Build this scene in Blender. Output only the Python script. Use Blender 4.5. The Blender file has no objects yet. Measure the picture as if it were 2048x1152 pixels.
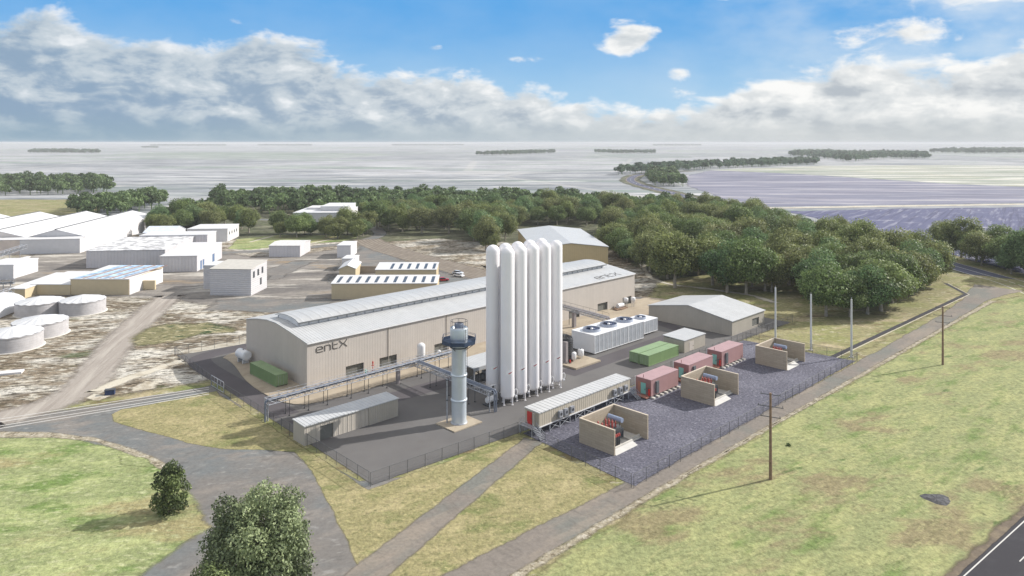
import bpy, math, random
import numpy as np
from mathutils import Vector
from mathutils.geometry import tessellate_polygon

random.seed(11)
rng = np.random.default_rng(5)
sc = bpy.context.scene
COL = sc.collection

# ------------------------------------------------------------------ survey
# camera height, focal length in photo pixels and horizon row give the ground
# plan of the site; everything below is built in metres on that plan.
F, H, HY = 1440.0, 52.0, 285.0
U = (0.7146, 0.6995)          # long direction of the plant
V = (-0.6995, 0.7146)
YAW = math.atan2(U[1], U[0])


def G(x, y, z=0.0):
    d = (H - z) * F / (y - HY)
    return ((x - 1024.0) / F * d, d)


def L(x, y, z=0.0):
    a, b = G(x, y, z)
    return (a * U[0] + b * U[1], a * V[0] + b * V[1])


def W(s, t):
    return (s * U[0] + t * V[0], s * U[1] + t * V[1])


# ------------------------------------------------------------------ meshes
class MB:
    def __init__(self):
        self.v, self.f, self.sm, self.mi = [], [], [], []

    def add(self, vs, fs, smooth=False, mi=0):
        o = len(self.v)
        self.v.extend(vs)
        for f in fs:
            self.f.append(tuple(i + o for i in f))
            self.sm.append(smooth)
            self.mi.append(mi)
        return self

    def box(self, x0, x1, y0, y1, z0, z1, mi=0):
        vs = [(x0, y0, z0), (x1, y0, z0), (x1, y1, z0), (x0, y1, z0),
              (x0, y0, z1), (x1, y0, z1), (x1, y1, z1), (x0, y1, z1)]
        return self.add(vs, [(3, 2, 1, 0), (4, 5, 6, 7), (0, 1, 5, 4), (1, 2, 6, 5), (2, 3, 7, 6), (3, 0, 4, 7)], mi=mi)

    def poly(self, pts, mi=0):
        return self.add(list(pts), [tuple(range(len(pts)))], mi=mi)

    def cyl(self, p0, p1, r0, r1=None, n=8, caps=True, mi=0):
        r1 = r0 if r1 is None else r1
        a, b = Vector(p0), Vector(p1)
        d = (b - a)
        if d.length < 1e-6:
            return self
        d.normalize()
        t = Vector((0, 0, 1)) if abs(d.z) < 0.9 else Vector((1, 0, 0))
        e1 = d.cross(t).normalized()
        e2 = d.cross(e1)
        vs = []
        for c, r in ((a, r0), (b, r1)):
            for k in range(n):
                w = 2 * math.pi * k / n
                vs.append(tuple(c + e1 * (math.cos(w) * r) + e2 * (math.sin(w) * r)))
        self.add(vs, [(k, k + n, (k + 1) % n + n, (k + 1) % n) for k in range(n)], True, mi)
        if caps:
            self.add(vs[:n], [tuple(range(n))], mi=mi)
            self.add(vs[n:], [tuple(range(n - 1, -1, -1))], mi=mi)
        return self

    def tube(self, pts, r, n=6, mi=0):
        for a, b in zip(pts[:-1], pts[1:]):
            self.cyl(a, b, r, r, n, True, mi)
        return self

    def lathe(self, prof, n=24, c=(0, 0, 0), mi=0):
        seg, segs = [], []
        for p in prof:
            if p is None:
                segs.append(seg); seg = []
            else:
                seg.append(p)
        segs.append(seg)
        for s in segs:
            vs, fs = [], []
            for r, z in s:
                for k in range(n):
                    w = 2 * math.pi * k / n
                    vs.append((c[0] + r * math.cos(w), c[1] + r * math.sin(w), c[2] + z))
            for i in range(len(s) - 1):
                for k in range(n):
                    k2 = (k + 1) % n
                    fs.append((i * n + k, i * n + k2, (i + 1) * n + k2, (i + 1) * n + k))
            self.add(vs, fs, True, mi)
        return self

    def prism(self, prof, a0, a1, axis='x', mi=0):
        n = len(prof)
        if axis == 'x':
            vs = [(a0, p, q) for p, q in prof] + [(a1, p, q) for p, q in prof]
        elif axis == 'y':
            vs = [(p, a0, q) for p, q in prof] + [(p, a1, q) for p, q in prof]
        else:
            vs = [(p, q, a0) for p, q in prof] + [(p, q, a1) for p, q in prof]
        fs = [(k, (k + 1) % n, (k + 1) % n + n, k + n) for k in range(n)]
        self.add(vs, fs, mi=mi)
        self.add(vs[:n], [tuple(range(n - 1, -1, -1))], mi=mi)
        self.add(vs[n:], [tuple(range(n))], mi=mi)
        return self

    def build(self, name, mats, parent=None, loc=(0, 0, 0), rotz=0.0):
        me = bpy.data.meshes.new(name)
        me.from_pydata(self.v, [], self.f)
        mats = mats if isinstance(mats, (list, tuple)) else [mats]
        for m in mats:
            me.materials.append(m)
        me.polygons.foreach_set('use_smooth', self.sm)
        me.polygons.foreach_set('material_index', self.mi)
        me.update()
        o = bpy.data.objects.new(name, me)
        COL.objects.link(o)
        o.location = loc
        o.rotation_euler = (0, 0, rotz)
        if parent:
            o.parent = parent
        return o


def thing(name, label, cat, loc=(0, 0, 0), rotz=0.0, group=None):
    o = bpy.data.objects.new(name, None)
    o.empty_display_size = 0.5
    COL.objects.link(o)
    o.location = (loc[0], loc[1], loc[2] if len(loc) > 2 else 0.0)
    o.rotation_euler = (0, 0, rotz)
    return tag(o, label, cat, group)


def site(name, label, cat, s, t, group=None, z=0.0, rot=0.0):
    x, y = W(s, t)
    return thing(name, label, cat, (x, y, z), YAW + rot, group)


def tag(o, label, cat, group=None, kind=None):
    if label: o['label'] = label
    if cat: o['category'] = cat
    if group: o['group'] = group
    if kind: o['kind'] = kind
    return o


def kids(o):
    return [c for c in bpy.data.objects if c.parent == o]


def dup(root, loc, rotz, label=None, group=None, tree=None):
    tree = tree if tree is not None else [(c, kids(c)) for c in kids(root)]
    r = root.copy(); COL.objects.link(r)
    r.location = (loc[0], loc[1], loc[2] if len(loc) > 2 else 0.0)
    r.rotation_euler = (0, 0, rotz)
    if label: r['label'] = label
    if group: r['group'] = group
    for c, gs in tree:
        d = c.copy(); COL.objects.link(d); d.parent = r
        for g in gs:
            e = g.copy(); COL.objects.link(e); e.parent = d
    return r


# ------------------------------------------------------------------ materials
EXPO = 0.75
KALB = 0.61      # photo pixel value of a sunlit flat surface -> albedo


def lin(c):
    c = c / 255.0
    return c / 12.92 if c <= 0.04045 else ((c + 0.055) / 1.055) ** 2.4


def px(r, g, b, k=None):
    k = KALB if k is None else k
    return (lin(r) * k, lin(g) * k, lin(b) * k)


class N:
    """tiny node-tree helper"""
    def __init__(self, tree):
        self.t = tree
        tree.nodes.clear()

    def n(self, typ, **kw):
        nd = self.t.nodes.new(typ)
        for k, v in kw.items():
            setattr(nd, k, v)
        return nd

    def l(self, a, b):
        self.t.links.new(a, b)

    def val(self, sock, v):
        if hasattr(v, 'is_output'):
            self.l(v, sock)
        else:
            sock.default_value = v

    def math(self, op, a, b=0.0, c=0.0, clamp=False):
        m = self.n('ShaderNodeMath', operation=op, use_clamp=clamp)
        self.val(m.inputs[0], a); self.val(m.inputs[1], b); self.val(m.inputs[2], c)
        return m.outputs[0]

    def rng(self, x, a, b, c=0.0, d=1.0, smooth=True):
        m = self.n('ShaderNodeMapRange', interpolation_type='SMOOTHSTEP' if smooth else 'LINEAR')
        self.val(m.inputs[0], x)
        for i, v in enumerate((a, b, c, d)):
            self.val(m.inputs[i + 1], v)
        return m.outputs[0]

    def mix(self, fac, a, b, mode='MIX'):
        m = self.n('ShaderNodeMix', data_type='RGBA', blend_type=mode)
        self.val(m.inputs[0], fac)
        for i, v in ((6, a), (7, b)):
            if isinstance(v, tuple):
                m.inputs[i].default_value = (v[0], v[1], v[2], 1)
            else:
                self.l(v, m.inputs[i])
        return m.outputs[2]

    def noise(self, vec, scale, detail=4.0, rough=0.55, mapscale=None, rot=0.0, loc=(0, 0, 0), dist=0.0):
        if mapscale is not None or rot or loc != (0, 0, 0):
            mp = self.n('ShaderNodeMapping')
            # rotate first, then stretch
            mp.vector_type = 'POINT'
            mp.inputs['Rotation'].default_value = (0, 0, rot)
            mp.inputs['Location'].default_value = loc
            self.l(vec, mp.inputs['Vector'])
            vec = mp.outputs[0]
            if mapscale is not None:
                mp2 = self.n('ShaderNodeMapping')
                mp2.inputs['Scale'].default_value = mapscale
                self.l(vec, mp2.inputs['Vector'])
                vec = mp2.outputs[0]
        nz = self.n('ShaderNodeTexNoise')
        nz.inputs['Scale'].default_value = scale
        nz.inputs['Detail'].default_value = detail
        nz.inputs['Roughness'].default_value = rough
        nz.inputs['Distortion'].default_value = dist
        self.l(vec, nz.inputs['Vector'])
        return nz.outputs[0]


MATS = {}


def mat(name, col, rough=0.6, metal=0.0, var=0.06, vscale=0.6, ribs=None, spec=0.4, streak=0.0, bricks=None):
    """painted / metal surface. ribs=(mode, period, depth): standing seams in object space"""
    if name in MATS:
        return MATS[name]
    m = bpy.data.materials.new(name)
    m.use_nodes = True
    q = N(m.node_tree)
    out = q.n('ShaderNodeOutputMaterial')
    b = q.n('ShaderNodeBsdfPrincipled')
    q.l(b.outputs[0], out.inputs[0])
    tc = q.n('ShaderNodeTexCoord').outputs['Object']
    c = q.mix(q.rng(q.noise(tc, vscale, 5), 0.3, 0.7), tuple(x * (1 - var) for x in col), tuple(x * (1 + var) for x in col))
    if streak:
        sx = q.noise(tc, 1.0, 4, mapscale=(1.3, 1.3, 0.12))
        c = q.mix(q.rng(sx, 0.5, 0.75, 0, streak), c, tuple(x * 0.72 for x in col))
    if bricks:
        sp = q.n('ShaderNodeSeparateXYZ'); q.l(tc, sp.inputs[0])
        cb = q.n('ShaderNodeCombineXYZ')
        q.l(q.math('ADD', sp.outputs[0], sp.outputs[1]), cb.inputs[0]); q.l(sp.outputs[2], cb.inputs[1])
        br = q.n('ShaderNodeTexBrick')
        q.l(cb.outputs[0], br.inputs['Vector'])
        br.inputs['Color1'].default_value = (*col, 1)
        br.inputs['Color2'].default_value = (*[x * 0.8 for x in col], 1)
        br.inputs['Mortar'].default_value = (*[x * 0.62 for x in col], 1)
        br.inputs['Scale'].default_value = 1.0
        br.inputs['Mortar Size'].default_value = 0.02
        br.inputs['Brick Width'].default_value = bricks[0]
        br.inputs['Row Height'].default_value = bricks[1]
        c = q.mix(0.75, c, br.outputs[0])
    if ribs:
        sp = q.n('ShaderNodeSeparateXYZ'); q.l(tc, sp.inputs[0])
        if ribs[0] == 'xy':
            a = q.math('ADD', sp.outputs[0], sp.outputs[1])
        else:
            a = sp.outputs['xyz'.index(ribs[0])]
        w = q.math('PINGPONG', q.math('DIVIDE', a, ribs[1] * 0.5), 1.0)
        edge = q.rng(w, 0.62, 0.92)
        bp = q.n('ShaderNodeBump')
        bp.inputs['Strength'].default_value = 1.0
        bp.inputs['Distance'].default_value = ribs[2]
        q.l(edge, bp.inputs['Height'])
        q.l(bp.outputs[0], b.inputs['Normal'])
        # sheets differ a little from one another
        cell = q.math('FLOOR', q.math('DIVIDE', a, ribs[1] * 3.1))
        wn = q.n('ShaderNodeTexWhiteNoise', noise_dimensions='1D'); q.l(cell, wn.inputs['W'])
        c = q.mix(q.math('MULTIPLY', wn.outputs[0], 0.35), c, tuple(x * 0.86 for x in col))
        c = q.mix(q.math('MULTIPLY', q.rng(w, 0.86, 0.98), 0.25), c, tuple(x * 0.45 for x in col))
    q.l(c, b.inputs['Base Color'])
    b.inputs['Roughness'].default_value = rough
    b.inputs['Metallic'].default_value = metal
    b.inputs['Specular IOR Level'].default_value = spec
    MATS[name] = m
    return m


def ground_mat(name, base, layers, rough=0.95, grain=None, bump=0.0):
    """base colour plus patches: (colour, scale, (sx, sy), rot, detail, lo, hi, amount)"""
    m = bpy.data.materials.new(name)
    m.use_nodes = True
    q = N(m.node_tree)
    out = q.n('ShaderNodeOutputMaterial')
    b = q.n('ShaderNodeBsdfPrincipled')
    b.inputs['Roughness'].default_value = rough
    b.inputs['Specular IOR Level'].default_value = 0.15
    tc = q.n('ShaderNodeTexCoord').outputs['Object']
    c = base
    for i, (col, scale, st, rot, det, lo, hi, amt) in enumerate(layers):
        nz = q.noise(tc, scale, det, 0.6, mapscale=(st[0], st[1], 1), rot=-rot, loc=(i * 37.7, i * 19.1, i * 3.3))
        c = q.mix(q.rng(nz, lo, hi, 0, amt), c, col)
    if grain:
        nz = q.noise(tc, grain[0], 5, 0.75)
        g = q.rng(nz, 0.25, 0.75, 1 - grain[1], 1 + grain[1], False)
        cm = q.n('ShaderNodeVectorMath', operation='SCALE')
        if isinstance(c, tuple):
            cm.inputs[0].default_value = c
        else:
            q.l(c, cm.inputs[0])
        q.l(g, cm.inputs['Scale'])
        c = cm.outputs[0]
    if isinstance(c, tuple):
        b.inputs['Base Color'].default_value = (*c, 1)
    else:
        q.l(c, b.inputs['Base Color'])
    if bump:
        bp = q.n('ShaderNodeBump'); bp.inputs['Distance'].default_value = bump
        bp.inputs['Strength'].default_value = 0.6
        q.l(q.noise(tc, 2.5, 3), bp.inputs['Height'])
        q.l(bp.outputs[0], b.inputs['Normal'])
    at = q.n('ShaderNodeAttribute', attribute_name='fade')
    nz = q.noise(tc, 0.55, 5, 0.65)
    fac = q.rng(q.math('ADD', at.outputs['Fac'], q.math('MULTIPLY', q.math('SUBTRACT', nz, 0.5), 1.0)), 0.12, 0.88)
    fac = q.math('MAXIMUM', fac, q.rng(at.outputs['Fac'], 0.9, 0.99))
    tr = q.n('ShaderNodeBsdfTransparent')
    mx = q.n('ShaderNodeMixShader')
    q.l(fac, mx.inputs[0]); q.l(tr.outputs[0], mx.inputs[1]); q.l(b.outputs[0], mx.inputs[2])
    q.l(mx.outputs[0], out.inputs[0])
    return m


def resample(pts, step):
    out = []
    n = len(pts)
    for i in range(n):
        a, b = pts[i], pts[(i + 1) % n]
        d = math.hypot(b[0] - a[0], b[1] - a[1])
        k = max(1, int(d / step))
        for j in range(k):
            out.append((a[0] + (b[0] - a[0]) * j / k, a[1] + (b[1] - a[1]) * j / k))
    return out


def smooth_poly(pts, it=2):
    for _ in range(it):
        q = []
        n = len(pts)
        for i in range(n):
            a, b = pts[i], pts[(i + 1) % n]
            q.append((a[0] * .75 + b[0] * .25, a[1] * .75 + b[1] * .25))
            q.append((a[0] * .25 + b[0] * .75, a[1] * .25 + b[1] * .75))
        pts = q
    return pts


def area2(p):
    return sum(p[i][0] * p[(i + 1) % len(p)][1] - p[(i + 1) % len(p)][0] * p[i][1] for i in range(len(p)))


def sheet(name, pts, z, m, fade=0.0, step=3.0, jit=0.0, kind='structure', smooth=0):
    """flat ground sheet with a ragged, blended rim of width `fade`"""
    if area2(pts) < 0:
        pts = pts[::-1]
    if smooth:
        pts = smooth_poly(pts, smooth)
    if fade > 0 or jit > 0:
        pts = resample(pts, step)
    n = len(pts)
    if jit:
        pts = [(x + random.uniform(-jit, jit), y + random.uniform(-jit, jit)) for x, y in pts]
    vs, fs, fa = [], [], []
    if fade > 0:
        inner = []
        for i in range(n):
            a, b, c = pts[i - 1], pts[i], pts[(i + 1) % n]
            tx, ty = c[0] - a[0], c[1] - a[1]
            d = math.hypot(tx, ty) or 1
            inner.append((b[0] - ty / d * fade, b[1] + tx / d * fade))
        vs = [(x, y, z) for x, y in pts] + [(x, y, z) for x, y in inner]
        fa = [0.0] * n + [1.0] * n
        fs = [(i, (i + 1) % n, (i + 1) % n + n, i + n) for i in range(n)]
        off = n
    else:
        vs = [(x, y, z) for x, y in pts]
        fa = [1.0] * n
        inner, off = pts, 0
    for tri in tessellate_polygon([[Vector((x, y, 0)) for x, y in inner]]):
        a, b, c = (inner[i] for i in tri)
        if (b[0] - a[0]) * (c[1] - a[1]) - (b[1] - a[1]) * (c[0] - a[0]) < 0:
            tri = tri[::-1]
        fs.append(tuple(i + off for i in tri))
    me = bpy.data.meshes.new(name)
    me.from_pydata(vs, [], fs)
    me.materials.append(m)
    at = me.attributes.new('fade', 'FLOAT', 'POINT')
    at.data.foreach_set('value', fa)
    o = bpy.data.objects.new(name, me)
    COL.objects.link(o)
    o['kind'] = kind
    return o


def pxs(pts):
    return [G(x, y) for x, y in pts]


def sts(pts):
    return [W(s, t) for s, t in pts]


def strip(pts, w):
    """outline of a strip of width w along a polyline (w may be a list)"""
    n = len(pts)
    ws = w if isinstance(w, (list, tuple)) else [w] * n
    l, r = [], []
    for i in range(n):
        a, b = pts[max(0, i - 1)], pts[min(n - 1, i + 1)]
        tx, ty = b[0] - a[0], b[1] - a[1]
        d = math.hypot(tx, ty) or 1
        nx, ny = -ty / d * ws[i] / 2, tx / d * ws[i] / 2
        l.append((pts[i][0] + nx, pts[i][1] + ny)); r.append((pts[i][0] - nx, pts[i][1] - ny))
    return r + l[::-1]


def curve(pts, k=6):
    """Catmull-Rom through the points"""
    out = []
    n = len(pts)
    for i in range(n - 1):
        p0, p1, p2, p3 = pts[max(0, i - 1)], pts[i], pts[i + 1], pts[min(n - 1, i + 2)]
        for j in range(k):
            t = j / k
            out.append(tuple(0.5 * ((2 * p1[a]) + (-p0[a] + p2[a]) * t + (2 * p0[a] - 5 * p1[a] + 4 * p2[a] - p3[a]) * t * t
                                    + (-p0[a] + 3 * p1[a] - 3 * p2[a] + p3[a]) * t ** 3) for a in (0, 1)))
    out.append(pts[-1])
    return out
# ------------------------------------------------------------------ ground materials
def far_field_mat():
    m = bpy.data.materials.new('far_fields')
    m.use_nodes = True
    q = N(m.node_tree)
    out = q.n('ShaderNodeOutputMaterial')
    b = q.n('ShaderNodeBsdfPrincipled')
    b.inputs['Roughness'].default_value = 1.0
    b.inputs['Specular IOR Level'].default_value = 0.1
    tc = q.n('ShaderNodeTexCoord').outputs['Object']
    # farm blocks: one random tone per cell of a big voronoi, edged by pale tracks
    vo = q.n('ShaderNodeTexVoronoi', distance='CHEBYCHEV')
    mp = q.n('ShaderNodeMapping'); mp.inputs['Rotation'].default_value = (0, 0, 0.22)
    mp.inputs['Scale'].default_value = (1.0, 0.8, 1)
    q.l(tc, mp.inputs['Vector'])
    q.l(mp.outputs[0], vo.inputs['Vector']); vo.inputs['Scale'].default_value = 1 / 620.0
    sp = q.n('ShaderNodeSeparateColor'); q.l(vo.outputs['Color'], sp.inputs[0])
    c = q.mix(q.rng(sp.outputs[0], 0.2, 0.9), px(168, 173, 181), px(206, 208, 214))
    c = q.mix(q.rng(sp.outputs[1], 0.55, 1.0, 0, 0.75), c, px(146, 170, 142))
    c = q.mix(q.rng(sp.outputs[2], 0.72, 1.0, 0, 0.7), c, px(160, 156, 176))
    # drill lines and soil bands
    st = q.noise(tc, 0.004, 6, 0.62, mapscale=(0.22, 2.6, 1), rot=0.10)
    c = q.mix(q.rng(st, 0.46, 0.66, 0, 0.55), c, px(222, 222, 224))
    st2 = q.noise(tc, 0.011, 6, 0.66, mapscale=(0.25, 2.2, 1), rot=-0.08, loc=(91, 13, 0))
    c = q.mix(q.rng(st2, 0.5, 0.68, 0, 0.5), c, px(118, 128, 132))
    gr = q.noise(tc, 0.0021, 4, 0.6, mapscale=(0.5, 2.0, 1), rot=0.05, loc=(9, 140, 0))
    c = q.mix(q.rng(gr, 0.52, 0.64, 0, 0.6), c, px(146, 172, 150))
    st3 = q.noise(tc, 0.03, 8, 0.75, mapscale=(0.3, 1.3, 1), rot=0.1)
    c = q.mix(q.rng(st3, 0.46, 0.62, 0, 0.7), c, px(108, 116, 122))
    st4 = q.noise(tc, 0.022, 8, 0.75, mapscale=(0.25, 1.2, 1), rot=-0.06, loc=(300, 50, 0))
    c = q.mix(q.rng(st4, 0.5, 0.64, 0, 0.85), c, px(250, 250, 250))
    ed = q.n('ShaderNodeTexVoronoi', feature='DISTANCE_TO_EDGE')
    q.l(mp.outputs[0], ed.inputs['Vector']); ed.inputs['Scale'].default_value = 1 / 620.0
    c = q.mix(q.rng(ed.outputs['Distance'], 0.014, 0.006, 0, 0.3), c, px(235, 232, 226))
    q.l(c, b.inputs['Base Color'])
    q.l(b.outputs[0], out.inputs[0])
    return m


M_far = far_field_mat()
M_green = ground_mat('verge_grass', px(168, 174, 124), [
    (px(188, 190, 134), 0.12, (1, 2.2), 0.66, 6, 0.42, 0.66, 0.9),
    (px(126, 150, 86), 0.09, (1, 2.6), 0.66, 6, 0.5, 0.7, 0.85),
    (px(162, 146, 116), 0.06, (1, 1.7), 0.4, 8, 0.54, 0.65, 0.75),
    (px(92, 124, 66), 0.16, (1, 2.0), 0.5, 5, 0.64, 0.74, 0.75),
    (px(206, 202, 148), 0.5, (0.7, 2.6), 0.66, 6, 0.52, 0.7, 0.5),
    (px(98, 106, 70), 0.7, (0.7, 2.8), 0.66, 6, 0.56, 0.72, 0.5)], grain=(1.1, 0.5), bump=0.2)
M_lawn = ground_mat('dry_lawn', px(174, 167, 122), [
    (px(198, 186, 142), 0.16, (1, 1.6), 0.3, 6, 0.44, 0.64, 0.9),
    (px(138, 146, 94), 0.12, (1, 1.5), 0.3, 6, 0.5, 0.68, 0.9),
    (px(120, 126, 82), 0.9, (1, 1), 0, 5, 0.52, 0.7, 0.6),
    (px(214, 200, 150), 1.4, (1, 1), 0, 4, 0.55, 0.7, 0.6)], grain=(1.3, 0.45), bump=0.2)
M_field = ground_mat('green_field', px(166, 176, 124), [
    (px(198, 206, 146), 0.10, (1, 2), 0.2, 6, 0.42, 0.62, 0.9),
    (px(124, 152, 82), 0.08, (1, 2), 0.2, 6, 0.5, 0.66, 0.9),
    (px(184, 170, 128), 0.05, (1, 2.0), 0.2, 7, 0.5, 0.64, 0.8),
    (px(224, 226, 180), 0.7, (0.9, 1.8), 0.1, 7, 0.52, 0.68, 0.6),
    (px(96, 126, 64), 1.2, (0.7, 2.2), 0.1, 5, 0.56, 0.72, 0.55)], grain=(1.1, 0.45), bump=0.2)
M_earth = ground_mat('bare_earth', px(164, 150, 130), [
    (px(126, 112, 94), 0.07, (0.6, 2.0), 0.15, 7, 0.44, 0.62, 0.9),
    (px(250, 246, 236), 0.06, (0.6, 1.8), 0.2, 10, 0.48, 0.62, 0.85),
    (px(104, 98, 74), 0.12, (0.8, 2.0), 0.2, 6, 0.55, 0.68, 0.8),
    (px(244, 238, 222), 0.4, (0.7, 1.5), 0.1, 9, 0.5, 0.62, 0.8),
    (px(84, 76, 62), 0.6, (0.6, 1.6), 0.2, 8, 0.52, 0.6, 0.85),
    (px(88, 108, 66), 0.045, (1, 2.2), 0.2, 6, 0.62, 0.72, 0.7)], grain=(0.8, 0.6), bump=0.4)
M_yard = ground_mat('worn_yard', px(168, 162, 155), [
    (px(132, 128, 125), 0.035, (0.6, 2), 0.1, 7, 0.45, 0.6, 0.9),
    (px(232, 226, 216), 0.045, (0.5, 2.2), 0.15, 7, 0.54, 0.64, 0.95),
    (px(190, 168, 136), 0.03, (0.7, 2), 0, 6, 0.56, 0.68, 0.75),
    (px(96, 92, 90), 0.16, (0.5, 2.4), 0.2, 7, 0.56, 0.7, 0.75)], grain=(0.5, 0.3))
M_pale = ground_mat('pale_track', px(238, 230, 212), [
    (px(176, 160, 136), 0.18, (1, 1.5), 0.3, 6, 0.5, 0.66, 0.75),
    (px(252, 248, 238), 0.5, (1, 2), 0.3, 5, 0.5, 0.7, 0.6)], grain=(2.5, 0.15), bump=0.15)
M_dirt = ground_mat('dirt_road', px(192, 183, 174), [
    (px(214, 206, 196), 0.22, (0.2, 2.6), -1.33, 6, 0.45, 0.62, 0.8),
    (px(166, 156, 148), 0.3, (0.15, 2.8), -1.33, 6, 0.5, 0.66, 0.6)], grain=(2.0, 0.12))
M_track = ground_mat('gravel_track', px(156, 148, 140), [
    (px(142, 144, 138), 0.06, (1, 1), 0, 5, 0.45, 0.62, 0.9),
    (px(178, 166, 152), 0.12, (0.5, 1.6), YAW, 6, 0.5, 0.68, 0.7),
    (px(128, 122, 116), 0.5, (0.5, 1.8), -YAW, 6, 0.52, 0.7, 0.5)], grain=(1.6, 0.25))
M_asph = ground_mat('worn_asphalt', px(146, 142, 138), [
    (px(134, 140, 142), 0.05, (1, 1), 0, 5, 0.42, 0.62, 0.9),
    (px(168, 160, 152), 0.11, (1, 2.2), 0.3, 6, 0.48, 0.66, 0.75),
    (px(186, 184, 180), 0.35, (1, 2.2), 0.3, 6, 0.56, 0.72, 0.6),
    (px(118, 116, 114), 0.3, (1, 2), 0.7, 6, 0.54, 0.7, 0.5)], grain=(1.5, 0.22))
M_pad = ground_mat('site_asphalt', px(126, 124, 124), [
    (px(136, 134, 133), 0.05, (1, 1), 0, 4, 0.4, 0.62, 0.8),
    (px(124, 120, 118), 0.2, (1, 2), 0.5, 5, 0.52, 0.7, 0.5)], grain=(4.0, 0.05))
M_lane = ground_mat('site_lane', px(108, 104, 108), [
    (px(118, 114, 118), 0.1, (1, 1), 0, 4, 0.4, 0.62, 0.7)], grain=(4.0, 0.05))
M_conc = ground_mat('concrete_apron', px(198, 184, 164), [
    (px(214, 200, 178), 0.12, (1, 1.4), 0.7, 6, 0.44, 0.62, 0.8),
    (px(176, 160, 142), 0.3, (1, 2), 0.7, 6, 0.54, 0.7, 0.6)], grain=(3.0, 0.06))
M_gravel = ground_mat('blue_gravel', px(120, 120, 134), [
    (px(138, 138, 152), 0.08, (1, 1), 0, 5, 0.45, 0.62, 0.6),
    (px(166, 166, 180), 1.9, (1, 1), 0, 3, 0.56, 0.68, 0.8),
    (px(84, 84, 98), 2.3, (1, 1), 0, 3, 0.54, 0.68, 0.8)], grain=(2.2, 0.75), bump=0.15)
M_tarmac = ground_mat('tarmac', px(78, 77, 82), [
    (px(90, 89, 94), 0.3, (1, 1), 0, 5, 0.45, 0.65, 0.6)], grain=(5.0, 0.12))
M_roadfar = ground_mat('road_surface', px(112, 116, 138), [
    (px(98, 102, 122), 0.05, (1, 1), 0, 5, 0.45, 0.65, 0.6)], grain=(2.0, 0.08))
M_white = ground_mat('road_paint', px(245, 243, 238), [], grain=(2.0, 0.06))
M_rubble = ground_mat('rubble_edge', px(190, 180, 158), [
    (px(228, 220, 202), 0.9, (1, 1), 0, 6, 0.48, 0.62, 0.8),
    (px(128, 116, 94), 1.1, (1, 1), 0, 6, 0.52, 0.64, 0.85)], grain=(2.5, 0.3), bump=0.3)
M_brown = ground_mat('road_shoulder', px(134, 122, 108), [
    (px(160, 146, 124), 0.4, (1, 1), 0, 5, 0.45, 0.65, 0.8)], grain=(3.0, 0.25))
M_plough = ground_mat('ploughed_field', px(150, 152, 172), [
    (px(206, 202, 214), 0.012, (0.35, 2.4), -0.05, 7, 0.46, 0.64, 0.85),
    (px(118, 119, 142), 0.02, (0.3, 2.8), -0.12, 7, 0.5, 0.66, 0.85),
    (px(232, 228, 230), 0.05, (0.25, 2.6), -0.1, 6, 0.56, 0.68, 0.7),
    (px(104, 104, 126), 0.07, (0.2, 3.0), -0.14, 6, 0.55, 0.7, 0.6)], grain=(0.4, 0.1))
M_plough2 = ground_mat('furrowed_field', px(112, 116, 150), [
    (px(176, 176, 194), 0.10, (0.3, 2.2), 0.95, 7, 0.5, 0.66, 0.75),
    (px(92, 94, 126), 0.16, (0.06, 3.0), 0.95, 7, 0.52, 0.62, 0.8),
    (px(212, 210, 222), 0.06, (0.4, 2.0), -0.1, 7, 0.58, 0.7, 0.7)], grain=(0.4, 0.1))
M_grassy = ground_mat('rough_grass', px(172, 166, 124), [
    (px(160, 162, 106), 0.06, (1, 1.6), 0.2, 6, 0.44, 0.6, 0.9),
    (px(206, 190, 156), 0.08, (1, 2), 0.2, 6, 0.52, 0.66, 0.85),
    (px(136, 118, 88), 0.12, (1, 2), 0.1, 6, 0.56, 0.68, 0.75),
    (px(236, 228, 206), 0.35, (1, 2), 0.1, 6, 0.58, 0.7, 0.7),
    (px(128, 148, 84), 0.05, (1, 2), 0.1, 6, 0.58, 0.68, 0.6)], grain=(0.9, 0.5), bump=0.2)
M_wood = ground_mat('woodland_floor', px(118, 120, 96), [
    (px(176, 172, 150), 0.05, (1, 1.6), 0, 8, 0.52, 0.62, 0.8),
    (px(110, 122, 84), 0.07, (1, 2), 0, 6, 0.5, 0.66, 0.8),
    (px(70, 72, 60), 0.2, (1, 2), 0, 8, 0.5, 0.6, 0.8)], grain=(0.8, 0.5))
M_rail = ground_mat('ballast', px(160, 150, 140), [
    (px(184, 176, 164), 0.2, (1, 1), 0, 5, 0.45, 0.65, 0.7)], grain=(2.0, 0.2))

# ------------------------------------------------------------------ ground sheets
gb = MB()
radii = [0.0, 150, 400, 1000, 2500, 6000, 14000, 40000]
vs = [(0, 0, -0.3)]
for r in radii[1:]:
    vs += [(r * math.cos(a * math.pi / 24), r * math.sin(a * math.pi / 24), -0.3) for a in range(48)]
fs = [(0, 1 + a, 1 + (a + 1) % 48) for a in range(48)]
for i in range(len(radii) - 2):
    o0, o1 = 1 + i * 48, 1 + (i + 1) * 48
    fs += [(o0 + a, o1 + a, o1 + (a + 1) % 48, o0 + (a + 1) % 48) for a in range(48)]
gb.add(vs, fs)
tag(gb.build('ground', M_far), None, None, kind='structure')
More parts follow.
